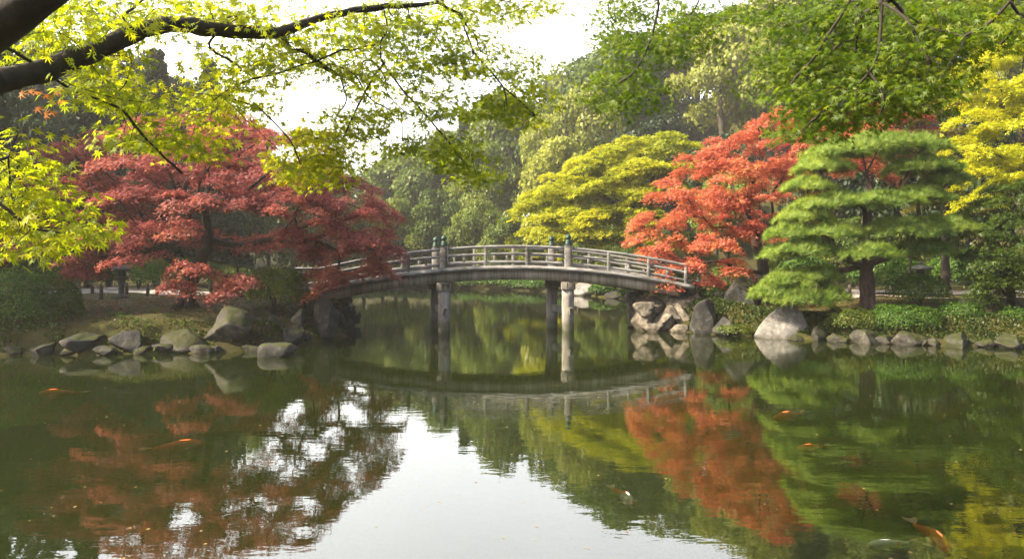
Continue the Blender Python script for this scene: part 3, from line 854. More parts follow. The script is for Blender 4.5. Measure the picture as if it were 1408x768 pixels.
# orange red maple by the right end of the bridge
rng = np.random.default_rng(102)
Y0 = 31.5
b = np.array([*P(1052, 395, Y0)[:2], 0]); b[2] = gz(b[0], b[1]) - .05
trunk = [b, P(1050, 375, Y0), P(1046, 350, Y0), P(1040, 328, Y0 + .1), P(1030, 305, Y0 + .1)]
pads = [(1065, 172, 42, 14, .4, 1.6), (1105, 190, 45, 16, .8, 1.7), (1035, 200, 45, 15, -.2, 1.6), (985, 205, 32, 12, .2, 1.3), (955, 230, 42, 14, -.4, 1.4), (1005, 235, 48, 15, -1.0, 1.5), (1070, 230, 50, 16, -.6, 1.7),
        (925, 262, 38, 13, -.2, 1.4), (975, 268, 45, 14, -1.2, 1.4), (1035, 268, 48, 15, -1.3, 1.5), (1090, 265, 40, 15, -.2, 1.6), (900, 300, 30, 11, -.2, 1.2), (945, 300, 42, 14, -1.0, 1.4), (1000, 302, 42, 14, -1.7, 1.2),
        (890, 322, 20, 8, -.4, .9), (930, 335, 36, 12, -1.2, 1.2), (985, 335, 38, 13, -1.9, 1.1), (1045, 318, 36, 13, -1.6, 1.2), (945, 362, 34, 11, -1.7, 1.0), (915, 388, 24, 10, -1.8, .9), (900, 350, 26, 10, -1.2, 1.0), (965, 385, 26, 9, -1.9, .8), (1000, 365, 28, 10, -2.0, .8),
        (1130, 215, 50, 16, 1.0, 1.7), (1150, 190, 45, 15, 1.2, 1.7), (1195, 185, 45, 14, 1.6, 1.7), (1170, 230, 50, 16, 1.4, 1.6), (1040, 240, 70, 20, 1.6, 1.4), (980, 280, 60, 18, 1.6, 1.4), (1100, 300, 50, 16, .6, 1.4)]
maple('maple_tree', 'orange-red maple by the right end of the bridge', 'tree', b, trunk, pads, Y0, M['leaf_orange'], M['bark_dark'], rng, dens=2.3, per=140, rad=.48, lsize=.108, r0=.24, tilt=.4, rtip=.009)

rng = np.random.default_rng(103)
Y0 = 39.0
b = np.array([*P(1190, 385, Y0)[:2], 0]); b[2] = gz(b[0], b[1]) - .05
trunk = [b, P(1190, 340, Y0), P(1192, 300, Y0), P(1195, 260, Y0), P(1195, 225, Y0)]
pads = [(1135, 165, 45, 14, 0, 1.8), (1195, 160, 55, 14, .3, 2.0), (1245, 168, 40, 14, .5, 1.7), (1270, 185, 34, 12, .2, 1.4), (1180, 205, 60, 14, -.6, 1.6), (1235, 210, 50, 14, -.2, 1.6), (1110, 200, 40, 12, 0, 1.5), (1270, 205, 30, 12, .4, 1.2)]
maple('maple_tree', 'deep red maple whose top shows above and behind the pine', 'tree', b, trunk, pads, Y0, M['leaf_crimson'], M['bark_dark'], rng, dens=1.8, per=90, rad=.55, lsize=.15, r0=.22)

rng = np.random.default_rng(104)
Y0 = 34.0
b = np.array([*P(30, 385, Y0)[:2], 0]); b[2] = gz(b[0], b[1]) - .05
trunk = [b, P(30, 370, Y0), P(28, 350, Y0), P(26, 335, Y0)]
pads = [(20, 318, 34, 10, 0, 1.4), (48, 335, 26, 8, -.4, 1.1), (5, 340, 26, 8, -.3, 1.1), (-20, 325, 30, 10, 0, 1.2), (30, 352, 30, 8, -.9, .9), (60, 310, 26, 9, .4, 1.0)]
maple('maple_tree', 'small dull red maple behind the big round shrub at the left edge', 'tree', b, trunk, pads, Y0, M['leaf_red'], M['bark_dark'], rng, dens=2.5, per=100, rad=.45, lsize=.12, r0=.12)

# yellow maple at the right edge and a green one below it
rng = np.random.default_rng(105)
Y0 = 31.0
b = np.array([*P(1425, 400, Y0)[:2], 0]); b[2] = gz(b[0], b[1]) - .05
trunk = [b, P(1425, 350, Y0), P(1420, 300, Y0), P(1410, 240, Y0), P(1405, 180, Y0)]
pads = [(1370, 80, 45, 16, 0, 1.8), (1420, 70, 50, 18, .5, 2.0), (1345, 120, 32, 12, -.3, 1.4), (1395, 125, 55, 16, -.6, 1.8), (1340, 165, 36, 13, -.6, 1.4), (1390, 170, 50, 15, -1.2, 1.6), (1325, 205, 28, 11, -.6, 1.2), (1375, 210, 48, 14, -1.4, 1.5),
        (1345, 240, 36, 12, -1.0, 1.3), (1395, 250, 46, 14, -1.8, 1.4), (1350, 275, 34, 12, -.8, 1.2), (1440, 150, 50, 18, -.5, 1.8), (1445, 220, 50, 18, -1, 1.8), (1460, 100, 50, 18, 0, 1.8), (1390, 140, 60, 18, 1.5, 1.5), (1370, 220, 60, 18, 1.4, 1.4)]
maple('maple_tree', 'tall bright yellow maple at the right edge above the green maple', 'tree', b, trunk, pads, Y0, M['leaf_yellow'], M['bark_dark'], rng, dens=2.4, per=110, rad=.5, lsize=.13, r0=.24, tilt=.5)
rng = np.random.default_rng(106)
Y0 = 26.6
b = np.array([*P(1392, 428, Y0)[:2], 0]); b[2] = gz(b[0], b[1]) - .05
trunk = [b, P(1390, 405, Y0), P(1385, 380, Y0), P(1388, 350, Y0), P(1395, 320, Y0)]
pads = [(1400, 262, 50, 13, 0, 1.5), (1365, 285, 36, 11, -.3, 1.2), (1410, 300, 46, 13, -.7, 1.4), (1355, 320, 34, 11, -.4, 1.1), (1395, 335, 45, 12, -1.1, 1.3), (1345, 350, 28, 9, -.2, 1.0), (1375, 365, 42, 11, -1.2, 1.1), (1415, 370, 40, 11, -1.2, 1.1),
        (1350, 385, 30, 9, -.9, .9), (1390, 395, 40, 10, -1.3, 1.0), (1340, 405, 20, 7, -.8, .7), (1450, 330, 50, 14, -.5, 1.4), (1450, 280, 50, 14, 0, 1.4), (1390, 310, 60, 14, 1.2, 1.2), (1370, 375, 50, 14, .9, 1.1)]
maple('maple_tree', 'dark green layered maple leaning over the bank at the right edge', 'tree', b, trunk, pads, Y0, M['leaf_green'], M['bark_dark'], rng, dens=2.8, per=100, rad=.42, lsize=.11, r0=.16, tilt=.45)
rng = np.random.default_rng(107)
Y0 = 36.0
b = np.array([*P(1300, 390, Y0)[:2], 0]); b[2] = gz(b[0], b[1]) - .05
trunk = [b, P(1300, 340, Y0), P(1302, 290, Y0), P(1300, 240, Y0)]
pads = [(1290, 150, 40, 14, .6, 1.6), (1270, 190, 40, 13, -.2, 1.5), (1320, 185, 36, 13, 0, 1.5), (1300, 225, 44, 13, -.8, 1.5), (1340, 240, 32, 12, -.4, 1.3), (1300, 270, 40, 12, -.6, 1.4), (1335, 290, 36, 12, -.8, 1.3), (1300, 310, 34, 11, -.4, 1.2)]
maple('maple_tree', 'olive and brownish maple between the pine and the yellow maple', 'tree', b, trunk, pads, Y0,
      leaf_mat('olive_maple_leaves', [(0, (.035, .05, .01)), (.5, (.1, .095, .018)), (.8, (.2, .13, .025)), (1, (.17, .06, .03))], (1.3, 1.2, .5), .42, .35, .6), M['bark_dark'], rng, dens=2.2, per=100, rad=.5, lsize=.14, r0=.2)

# yellow-green maples across the pond
rng = np.random.default_rng(108)
Y0 = 50.0
b = np.array([*P(912, 385, Y0 + 1)[:2], 0]); b[2] = gz(b[0], b[1]) - .05
trunk = [b, P(905, 350, Y0 + .8), P(890, 320, Y0 + .5), P(870, 288, Y0), P(858, 262, Y0)]
pads = [(870, 205, 50, 14, 0, 3), (920, 200, 45, 14, .6, 3), (825, 225, 50, 14, -.6, 3), (885, 235, 60, 15, -1.5, 3), (940, 230, 40, 14, -.4, 2.6), (780, 250, 42, 13, -.4, 2.6), (830, 262, 55, 14, -2, 2.8), (900, 268, 55, 14, -2, 2.8), (745, 272, 36, 11, -.2, 2.2),
        (770, 295, 42, 12, -1.6, 2.4), (830, 298, 48, 13, -2.8, 2.4), (890, 302, 48, 13, -2.6, 2.4), (728, 288, 22, 8, 0, 1.6), (800, 322, 44, 11, -2.8, 2.2), (860, 330, 44, 11, -3, 2.2), (750, 318, 34, 9, -1.8, 2.0), (910, 330, 36, 11, -2.4, 2), (860, 240, 90, 24, 2.5, 2.4), (800, 280, 80, 20, 2.2, 2.2)]
maple('maple_tree', 'broad yellow-green maple on the far shore behind the bridge', 'tree', b, trunk, pads, Y0, M['leaf_yg'], M['bark_dark'], rng, dens=1.1, per=120, rad=.85, lsize=.23, r0=.3, tilt=.35)
rng = np.random.default_rng(109)
Y0 = 72.0
b = np.array([*P(722, 388, Y0)[:2], 0]); b[2] = gz(b[0], b[1]) - .05
trunk = [b, P(722, 370, Y0), P(724, 350, Y0)]
pads = [(722, 326, 26, 9, 0, 1.8), (700, 338, 18, 7, -.4, 1.4), (748, 335, 24, 8, -.4, 1.5), (725, 345, 30, 8, -1, 1.5), (770, 345, 24, 8, -.6, 1.4)]
maple('maple_tree', 'small low yellow maple behind the middle of the bridge railing', 'tree', b, trunk, pads, Y0, M['leaf_yg'], M['bark_dark'], rng, dens=1.5, per=110, rad=.7, lsize=.22, r0=.16)

# ------------------------------------------------------------------ pine
rng = np.random.default_rng(110)
Y0 = 27.0
b = np.array([*P(1193, 416, Y0)[:2], 0]); b[2] = gz(b[0], b[1]) - .05
pt = thing('pine_tree', 'trained pine with flat needle layers and a dark trunk on the right bank', 'tree', b)
trunk = [b, P(1192, 395, Y0), P(1191, 365, Y0), P(1184, 335, Y0), P(1190, 312, Y0), P(1196, 290, Y0 + .1), P(1198, 262, Y0 + .1), P(1192, 240, Y0 + .1)]
ppads = [(1205, 203, 62, 13, .1, 1.7), (1150, 212, 42, 11, -.1, 1.4), (1260, 205, 42, 12, .2, 1.4), (1130, 232, 38, 11, -.3, 1.2), (1270, 232, 48, 12, .0, 1.4), (1300, 250, 30, 10, .1, 1.1),
         (1110, 258, 34, 9, -.4, 1.1), (1150, 282, 62, 11, -.8, 1.1), (1215, 278, 55, 9, -1.3, .8), (1262, 272, 44, 10, -.2, 1.1), (1105, 300, 38, 10, -.4, 1.1),
         (1240, 318, 60, 12, -.8, 1.1), (1300, 315, 48, 13, -.2, 1.3), (1140, 322, 42, 10, -1.0, 1.0), (1085, 322, 32, 10, -.4, 1.0), (1195, 350, 42, 10, -1.6, .7), (1110, 345, 48, 11, -.7, 1.0), (1265, 345, 44, 11, -.3, 1.1), (1075, 350, 28, 9, -.3, .8),
         (1090, 388, 42, 12, -.5, .9), (1125, 380, 30, 9, -.5, .8), (1060, 405, 30, 10, -.6, .8), (1100, 412, 44, 12, -.9, .9), (1140, 408, 26, 9, -.9, .6)]
cen = [P(u, v + rv * .6, Y0 + dY) for (u, v, ru, rv, dY, ry) in ppads]
sub = []
tp, tn = [], []
for (u, v, ru, rv, dY, ry) in ppads:
    Y = Y0 + dY; c = P(u, v, Y); rx = ru / FPX * Y; rz = rv / FPX * Y
    n = 9
    a = rng.random(n) * 2 * np.pi; r = np.sqrt(rng.random(n)) * .8
    sub.append(np.stack([c[0] + rx * r * np.cos(a), c[1] + ry * r * np.sin(a), np.full(n, c[2] + rz * .1)], 1))
    rz *= 1.32; ry *= .9
    n = int(rx * ry * 480) + 140
    a = rng.random(n) * 2 * np.pi; r = np.sqrt(rng.random(n)) * (1 + .1 * np.sin(5 * a + u))
    lump = .25 * np.sin(7 * r * np.cos(a) + u) * np.cos(6 * r * np.sin(a) + v)
    z = rz * (1.0 - 1.25 * r ** 2 + lump) * np.where(rng.random(n) < .7, 1, rng.random(n) * 1.2 - .4)
    tp.append(np.stack([c[0] + rx * r * np.cos(a), c[1] + ry * r * np.sin(a), c[2] + z], 1))
    tn.append(np.stack([1.1 * r * np.cos(a), 1.1 * r * np.sin(a), np.full(n, .7)], 1) + rng.normal(size=(n, 3)) * .4)
X, par, nn = grow(trunk, np.concatenate([np.array(cen)] + sub), .5)
mb = branches(X, par, .26, .012, 6, rng, .07)
root_flare(mb, b, .26, rng)
mb.build('trunk', M['pine_bark'], pt, flat=False)
tp = np.concatenate(tp); tn = np.concatenate(tn)
V, F = scatter(TUFT, tp, tn, .22 * (.55 + .8 * rng.random(len(tp))), rng)
mesh('crown', V, F, M['needle'], pt)
pole = thing('support_pole', 'thin wooden prop pole holding up a right-hand pine bough', 'pole', [*P(1250, 378, 28.5)[:2], 0])
x, y = pole.location[0], pole.location[1]; z = gz(x, y); pole.location[2] = z
m = MB(); m.add(*tube([(x, y, z - .1), (x - .02, y, z + .8), (x, y - .2, z + 1.75)], [.05, .045, .035], 8)); m.build('shaft', M['post'], pole, flat=False)
m = MB(); m.add(*box((x, y - .2, z + 1.77), (.42, .06, .06), .2, .01)); m.build('crossbar', M['post'], pole)

# ------------------------------------------------------------------ background forest: a few kinds, then copies
def broadleaf(seed, H, W, nl, leaf, per, lmat, name, lab, low=.3, r0=.3, squash=.8):
    """tree with a lumpy crown of leaf clumps round many lobes, built at the origin"""
    rng = np.random.default_rng(seed)
    t = thing(name, lab, 'tree', (0, 0, 0))
    lob = []
    while len(lob) < nl:
        p = rng.normal(size=3); p = p / np.linalg.norm(p) * (rng.random() ** .38)
        if p[2] < -.75: continue
        lob.append((p[0] * W * (1 - .25 * max(p[2], 0)), p[1] * W * (1 - .25 * max(p[2], 0)), H * (low + (1 - low) * .5) + p[2] * H * (1 - low) * .5))
    lob = np.array(lob)
    lr = W * (.24 + .16 * rng.random(nl))
    lob[:, 2] = np.minimum(lob[:, 2], H - lr * squash * .8)
    trunk = [(0, 0, -.3), (.1, 0, H * .12), (-.05, .1, H * .25), (.1, .1, H * .42), (0, 0, H * .6)]
    X, par, nn = grow(trunk, lob, .3)
    branches(X, par, r0, .03, 5, rng, .06).build('trunk', M['bark'], t, flat=False)
    pos, nr = [], []
    cen = np.array([0, 0, H * (low + (1 - low) * .4)])
    for c, r in zip(lob, lr):
        n = int(per)
        d = unit(rng.normal(size=(n, 3))); d = d[(d[:, 2] > -.45) | (rng.random(n) < .3)]
        rr = r * (1 - .35 * rng.random(len(d)) ** 2)
        wob = 1 + .16 * np.sin(d[:, 0] * 6 + c[0] * 3) * np.cos(d[:, 1] * 7 + c[2] * 2)
        pos.append(c + d * (rr * wob)[:, None] * np.array([1, 1, squash]))
        nr.append(d + unit(c - cen) * .3 + np.array([0, 0, .35]))
    pos = np.concatenate(pos); nr = unit(np.concatenate(nr)) + rng.normal(size=(len(pos), 3)) * .5
    V, F = scatter(LEAF_CLUMP, pos, nr, leaf * (.6 + .7 * rng.random(len(pos))), rng)
    mesh('crown', V, F, lmat, t)
    t['h'] = H
    return t

def conifer(seed, H, W, lmat, name, lab):
    rng = np.random.default_rng(seed)
    t = thing(name, lab, 'tree', (0, 0, 0))
    m = MB(); m.add(*tube([(0, 0, -.3), (.05, 0, H * .3), (0, .05, H * .7), (0, 0, H * .97)], [.3, .24, .12, .02], 8))
    pos, nr = [], []
    z = H * .12
    while z < H * .98:
        f = 1 - z / H
        L = W * (f ** .75) * (.8 + .4 * rng.random()) + .25
        k = 7
        for q in range(k):
            a = rng.random() * 6.28; d = np.array([math.cos(a), math.sin(a), 0])
            e = np.array([0, 0, z]) + d * L + np.array([0, 0, -.18 * L])
            m.add(*tube([(0, 0, z), np.array([0, 0, z + .05]) + d * L * .5, e], [.05, .035, .012], 4))
            n = int(26 + 34 * L)
            s = rng.random(n) ** .7
            pp = np.array([0, 0, z]) + d * (s * L)[:, None] + np.array([0, 0, -.18]) * (s ** 2 * L)[:, None]
            side = np.array([-d[1], d[0], 0])
            pp += side * (rng.normal(size=n) * .30 * L * (1.1 - .8 * s))[:, None] + np.array([0, 0, 1]) * (rng.normal(size=n) * .13 - .06)[:, None]
            pos.append(pp); nr.append(np.array([0, 0, 1]) + d * .5 + rng.normal(size=(n, 3)) * .5)
        z += H * .035
    m.build('trunk', M['bark'], t, flat=False)
    pos = np.concatenate(pos); nr = np.concatenate(nr)
    V, F = scatter(LEAF_CLUMP, pos, nr, .4 * (.6 + .7 * rng.random(len(pos))), rng)
    mesh('crown', V, F, lmat, t)
    t['h'] = H
    return t

KIND = {
    'a': broadleaf(201, 14, 5.2, 34, .34, 480, M['forest'], 'broadleaf_tree', 'x', .22),
    'b': broadleaf(202, 16, 4.6, 34, .34, 460, M['forest'], 'broadleaf_tree', 'x', .15),
    'c': broadleaf(203, 11, 5.4, 32, .30, 480, M['forest'], 'broadleaf_tree', 'x', .12, squash=.7),
    'p': broadleaf(204, 13, 4.8, 36, .30, 520, M['forest_pale'], 'broadleaf_tree', 'x', .1),
    'o': broadleaf(205, 15, 6.2, 26, .32, 430, M['forest_pale'], 'broadleaf_tree', 'x', .3, squash=.6),
    'k': conifer(206, 20, 3.6, M['conifer'], 'conifer_tree', 'x'),
    'd': broadleaf(207, 15, 5.0, 34, .34, 520, M['conifer'], 'broadleaf_tree', 'x', .08),
}
used = {}
def plant(kind, u, vtop, Y, wpx, label, group=None):
    """one tree with its top at photo row vtop, standing on the hillside at distance Y, crown wpx wide"""
    src = KIND[kind]
    x = (u - 704) / FPX * Y
    while pond_dist([x], [Y])[0] < 2.0: Y += 1.0; x = (u - 704) / FPX * Y
    z0 = gz(x, Y) - .1
    ztop = CAMH - (vtop - HOR) / FPX * Y
    H = max(ztop - z0, 3.0)
    W = {'a': 5.2, 'b': 4.6, 'c': 5.4, 'p': 4.8, 'o': 6.2, 'k': 3.6, 'd': 5.0}[kind] * 2.25
    if kind not in used: o = src; used[kind] = 1
    else: o = copy_tree(src)
    o.location = (x, Y, z0)
    s = wpx / FPX * Y / W
    o.scale = (s, s, H / src['h'])
    o.rotation_euler = (0, 0, random.random() * 6.28)
    tag(o, label, 'tree', group)
    return o

FAR = [  # kind, u, row of the top, distance, width
    ('a', 845, 60, 96, 190, 'tall hazy tree on the hillside behind the yellow-green maple, left of the dark gap'),
    ('o', 800, 105, 84, 150, 'open-branched pale tree on the hillside above the round cream-green tree'),
    ('p', 772, 180, 72, 120, 'round cream-green tree lit by the sun, left above the yellow-green maple'),
    ('b', 905, 40, 104, 170, 'tall tree behind the hanging green boughs in the top middle'),
    ('o', 992, 22, 86, 170, 'tall pale sunlit tree right of the top middle hanging boughs'),
    ('d', 985, 170, 70, 130, 'dark rounded tree on the slope left above the orange-red maple'),
    ('d', 905, 150, 78, 130, 'dark bluish tree directly above the yellow-green maple'),
    ('p', 1060, -10, 88, 170, 'pale tree top left of the dark hanging maple boughs'),
    ('b', 1125, -45, 92, 190, 'tall hazy tree behind the dark hanging boughs'),
    ('a', 1000, 235, 60, 110, 'low green tree between the yellow-green and the orange-red maple'),
    ('a', 708, 125, 96, 140, 'hazy tree left of the open-branched pale tree'),
    ('k', 640, 148, 100, 80, 'slender hazy conifer in the gap above the middle of the bridge'),
    ('c', 672, 200, 86, 120, 'pale blue-green tree behind the bridge, left of the yellow-green maple'),
    ('a', 606, 178, 94, 130, 'hazy green tree behind the bridge below the drooping bough'),
    ('c', 598, 262, 76, 100, 'layered soft green tree on the far shore above the left newel posts'),
    ('b', 556, 198, 98, 110, 'hazy tree at the right tip of the crimson maple'),
    ('c', 545, 275, 74, 90, 'low hazy tree on the far shore beside the crimson maple tip'),
    ('c', 655, 275, 72, 90, 'green tree on the far shore above the middle bridge railing'),
    ('c', 700, 300, 70, 80, 'small dark green tree left of the small yellow maple'),
    ('k', 120, 55, 46, 130, 'tall dark conifer high behind the left end of the crimson maple'),
    ('k', 215, 60, 52, 120, 'dark conifer behind the big limb, second from the left'),
    ('k', 290, 75, 58, 110, 'dark conifer behind the crimson maple crown, nearest the pale sky'),
    ('d', 30, 110, 42, 170, 'dark dense evergreen at the left edge behind the yellow-green boughs'),
    ('d', 150, 190, 44, 150, 'dark evergreen filling the gap behind the left part of the crimson maple'),
    ('d', 260, 230, 50, 150, 'dark evergreen behind the crimson maple trunk'),
    ('c', 370, 230, 64, 120, 'green tree behind the right half of the crimson maple'),
    ('a', 440, 225, 78, 120, 'grey-green hazy tree behind the right side of the crimson maple'),
    ('c', 500, 268, 70, 90, 'hazy low tree just behind the crimson maple, left of the bridge'),
    ('d', 60, 25, 54, 200, 'huge dark tree behind the thick limb at the upper left'),
    ('d', 185, 45, 60, 180, 'broad dark tree showing through the leaves under the thick limb'),
    ('d', 262, 85, 66, 150, 'dark blue-green tree right of the conifers, beside the pale sky'),
    ('b', 325, 150, 74, 120, 'hazy tree where the dark wood drops down to the pale sky'),
    ('d', 1330, 120, 46, 150, 'dark tree behind the yellow maple and the hanging boughs'),
    ('d', 1230, 150, 50, 140, 'dark tree behind the pine top'),
    ('d', 1130, 170, 56, 130, 'dark tree behind the upper orange-red maple'),
    ('b', 1240, -50, 80, 190, 'tall hazy tree above the pine, behind the dark hanging boughs'),
    ('b', 1350, -60, 72, 200, 'tall tree behind the top of the yellow maple'),
    ('c', 1280, 300, 44, 110, 'dark bushy tree behind the right side of the pine'),
    ('c', 1180, 300, 46, 110, 'dark bushy tree behind the pine trunk'),
    ('c', 1090, 300, 48, 100, 'dark bushy tree behind the trunk of the orange-red maple'),
    ('c', 950, 320, 52, 80, 'green bush-like tree behind the right end of the bridge'),
]
for a in FAR: plant(*a)
for k, (x, y, kd, h, w) in enumerate([(-29, 27.5, 'd', 15, 8), (-27, 36, 'k', 16, 7), (-36, 20, 'd', 13, 9), (-25.5, 21.6, 'd', 13, 7.5), (-21.8, 25.6, 'd', 13, 7)]):  # trees added off to the left to shade the left bank and water
    plant(kd, 704 + x / y * FPX, HOR - (h + gz(x, y) - CAMH) / y * FPX, y, w / y * FPX, ('unseen evergreen between the left conifer and the shore, added for shade', 'dark conifer at the left edge behind the fence, added for shade', 'unseen evergreen farthest out on the left shore, added for shade', 'unseen low evergreen added to shade the left water', 'unseen evergreen left of the big round shrub, added for shade')[k])
for k in range(15):
    u = 420 + k * 34 + random.uniform(-8, 8)
    plant('c', u, 318 - random.uniform(0, 22), 84 if u < 700 else np.interp(u, [700, 900], [80, 58]), random.uniform(60, 85), 'low leafy tree in the green understorey along the far shore', 'understorey along the far shore')
for k in range(26):     # the wood closing the view behind and beside them
    u = -120 + k * 64 + random.uniform(-15, 15)
    Y = random.uniform(112, 135) if u > 480 else random.uniform(70, 95)
    vt = np.interp(u, [-200, 150, 330, 400, 480, 560, 640, 700, 800, 900, 1000, 1100, 1600], [40, 70, 130, 215, 225, 190, 150, 115, 70, 30, 0, -40, -60])
    plant(random.choice('abab'), u, vt + random.uniform(5, 28), Y, random.uniform(110, 170), 'hazy grey-green tree in the far wood closing the view', 'trees of the far wood')

# ------------------------------------------------------------------ shrubs
def shrub(label, u, vb, Y, wpx, hpx, mat, seed, leaf=.06, n=None, name='round_shrub', depth=1.0, group=None, lump=.08):
    rng = np.random.default_rng(seed)
    x = (u - 704) / FPX * Y
    z0 = max(gz(x, Y), .02)
    w = wpx / FPX * Y / 2; h = hpx / FPX * Y
    zb = CAMH - (vb - HOR) / FPX * Y
    z0 = min(z0, zb + .1)
    top = zb + h
    t = thing(name, label, 'shrub', (x, Y, z0), group)
    H = top - z0
    n = n or int(min(16000, 1500 * (w * w + w * H) * (.06 / leaf) ** 2 * 1.6))
    d = unit(rng.normal(size=(n, 3))); d[:, 2] = np.abs(d[:, 2]) * 1.0 - .25 * (rng.random(n) < .35) * rng.random(n)
    d = unit(d)
    ph = rng.random(6) * 6
    f = 1 + lump * (np.sin(d[:, 0] * 5 + ph[0]) * np.cos(d[:, 1] * 5 + ph[1]) + .7 * np.sin(d[:, 2] * 9 + ph[2] + d[:, 0] * 8) + .5 * np.sin(d[:, 0] * 15 + ph[3]) * np.sin(d[:, 1] * 14 + d[:, 2] * 11))
    f *= 1 - .22 * rng.random(n) ** 2.5
    sq = np.sign(d) * np.abs(d) ** .85
    c = np.array([x, Y, z0 + H * .32])
    pos = c + sq * f[:, None] * np.array([w, w * depth, H * .68])
    low = pos[:, 2] < z0 + .02
    pos[low, 2] = z0 + rng.random(low.sum()) * .3 * H
    nr = d + np.array([0, 0, .3]) + rng.normal(size=(n, 3)) * .45
    V, F = scatter(LEAF_OVAL, pos, nr, leaf * (.7 + .6 * rng.random(n)), rng)
    mesh('foliage', V, F, mat, t)
    m = MB()
    for k in range(7):
        a = rng.random() * 6.28
        m.add(*tube([(x, Y, z0 - .05), (x + .25 * w * math.cos(a), Y + .25 * w * math.sin(a), z0 + H * .4), (x + .6 * w * math.cos(a), Y + .6 * w * depth * math.sin(a), z0 + H * .72)], [.03, .02, .008], 5))
    m.build('stems', M['bark_dark'], t, flat=False)
    return t
shrub('big dark green clipped round shrub at the left edge of the bank', 38, 468, 23.6, 132, 96, M['shrub'], 301, n=15000, leaf=.07)
shrub('small round yellow-green shrub on the bank left of the bridge', 379, 418, 26.6, 82, 52, M['shrub_yg'], 302, n=9000, leaf=.06)
shrub('low green shrub behind the stone lantern on the left bank', 190, 388, 37, 52, 34, M['shrub'], 303, leaf=.09)
shrub('clipped green shrub seen between the lantern and the maple trunk', 215, 384, 40, 54, 30, M['shrub_yg'], 304, leaf=.09)
shrub('dark shrub behind the big round shrub, left of the grey tree trunk', 50, 385, 33, 60, 34, M['shrub'], 305, leaf=.09)
shrub('dark shrub beside the grey tree trunk on the left bank', 100, 384, 40, 70, 40, M['shrub'], 306, leaf=.1)
shrub('light green shrub behind the small round yellow-green shrub', 322, 392, 38, 60, 26, M['shrub_yg'], 307, leaf=.09)
shrub('low green shrub by the left end of the bridge railing', 415, 394, 34, 50, 22, M['shrub'], 308, leaf=.08)
shrub('dark green shrub far left behind the path', 10, 380, 44, 70, 46, M['shrub'], 309, leaf=.11)
shrub('clipped hedge-like shrub right of the pine trunk', 1262, 420, 27.0, 74, 44, M['shrub'], 321, leaf=.06)
shrub('broad clipped shrub at the water below the hedge-like shrub', 1240, 460, 25.4, 96, 42, M['shrub'], 322, leaf=.06)
shrub('low mossy clipped shrub on the bank below the pine trunk', 1172, 458, 25.6, 62, 34, M['shrub_yg'], 323, leaf=.06)
shrub('small dark shrub behind the pine trunk near the path', 1228, 395, 32, 44, 30, M['shrub'], 324, leaf=.08)
shrub('dark green shrub on the bank left of the green maple', 1318, 448, 25.5, 60, 34, M['shrub'], 325, leaf=.06)
shrub('bright low ground-hugging shrub at the water left of the pale wedge boulder', 1010, 462, 27.0, 48, 16, M['shrub_yg'], 326, leaf=.07)
shrub('dark shrub under the orange-red maple near the tall upright stone', 985, 424, 30.2, 60, 34, M['shrub'], 327, leaf=.07)
shrub('leafy yellow-green shrub under the orange-red maple', 1000, 395, 34, 50, 30, M['shrub_yg'], 328, leaf=.09)
shrub('dark shrub behind the low pine bough', 1070, 420, 29.5, 80, 40, M['shrub'], 329, leaf=.07)
shrub('rounded shrub at the right edge below the green maple', 1400, 462, 24.8, 60, 40, M['shrub'], 330, leaf=.06)
for (u, Y, w, h, l) in [(1110, 38, 90, 46, 'dark hedge behind the path, left of the pine trunk'), (1225, 39, 110, 44, 'dark hedge behind the path and the squat lantern'), (1345, 38, 130, 60, 'dark hedge behind the path at the right edge'),
                        (100, 44, 130, 40, 'long dark hedge behind the left path and the stone lantern'), (250, 45, 130, 42, 'dark hedge behind the left path, seen under the crimson maple'), (390, 42, 120, 40, 'dark hedge behind the small round shrub and the left bridge end')]:
    shrub(l, u, HOR + (CAMH - gz((u - 704) / FPX * Y, Y)) / Y * FPX + 1, Y, w, h, M['shrub'], 360 + u, leaf=.13, n=6000, name='hedge', depth=.5)
for k, (u, Y, w, h) in enumerate([(560, 77.3, 60, 12), (610, 77.2, 54, 11), (655, 75.5, 50, 12), (705, 71.5, 44, 12), (740, 67, 40, 12), (775, 63.5, 34, 12), (830, 59, 40, 13), (870, 56.5, 36, 15), (905, 53, 40, 20), (510, 78, 54, 13), (475, 77, 44, 15), (585, 78, 50, 14), (632, 77, 46, 14), (682, 74.5, 44, 13), (722, 70.5, 36, 13)]):
    ys = np.arange(50, 95, .1); Y = float(ys[int(np.argmax(pond_dist((u - 704) / FPX * ys, ys) > .7))])
    x = (u - 704) / FPX * Y
    shrub('low shrub in the hazy green fringe of the far shore', u, 358 + (CAMH - gz(x, Y)) / Y * FPX + 1, Y, w, h, M['shrub'], 340 + k, leaf=.2, n=1500, group='shrubs fringing the far shore', name='shore_shrub')

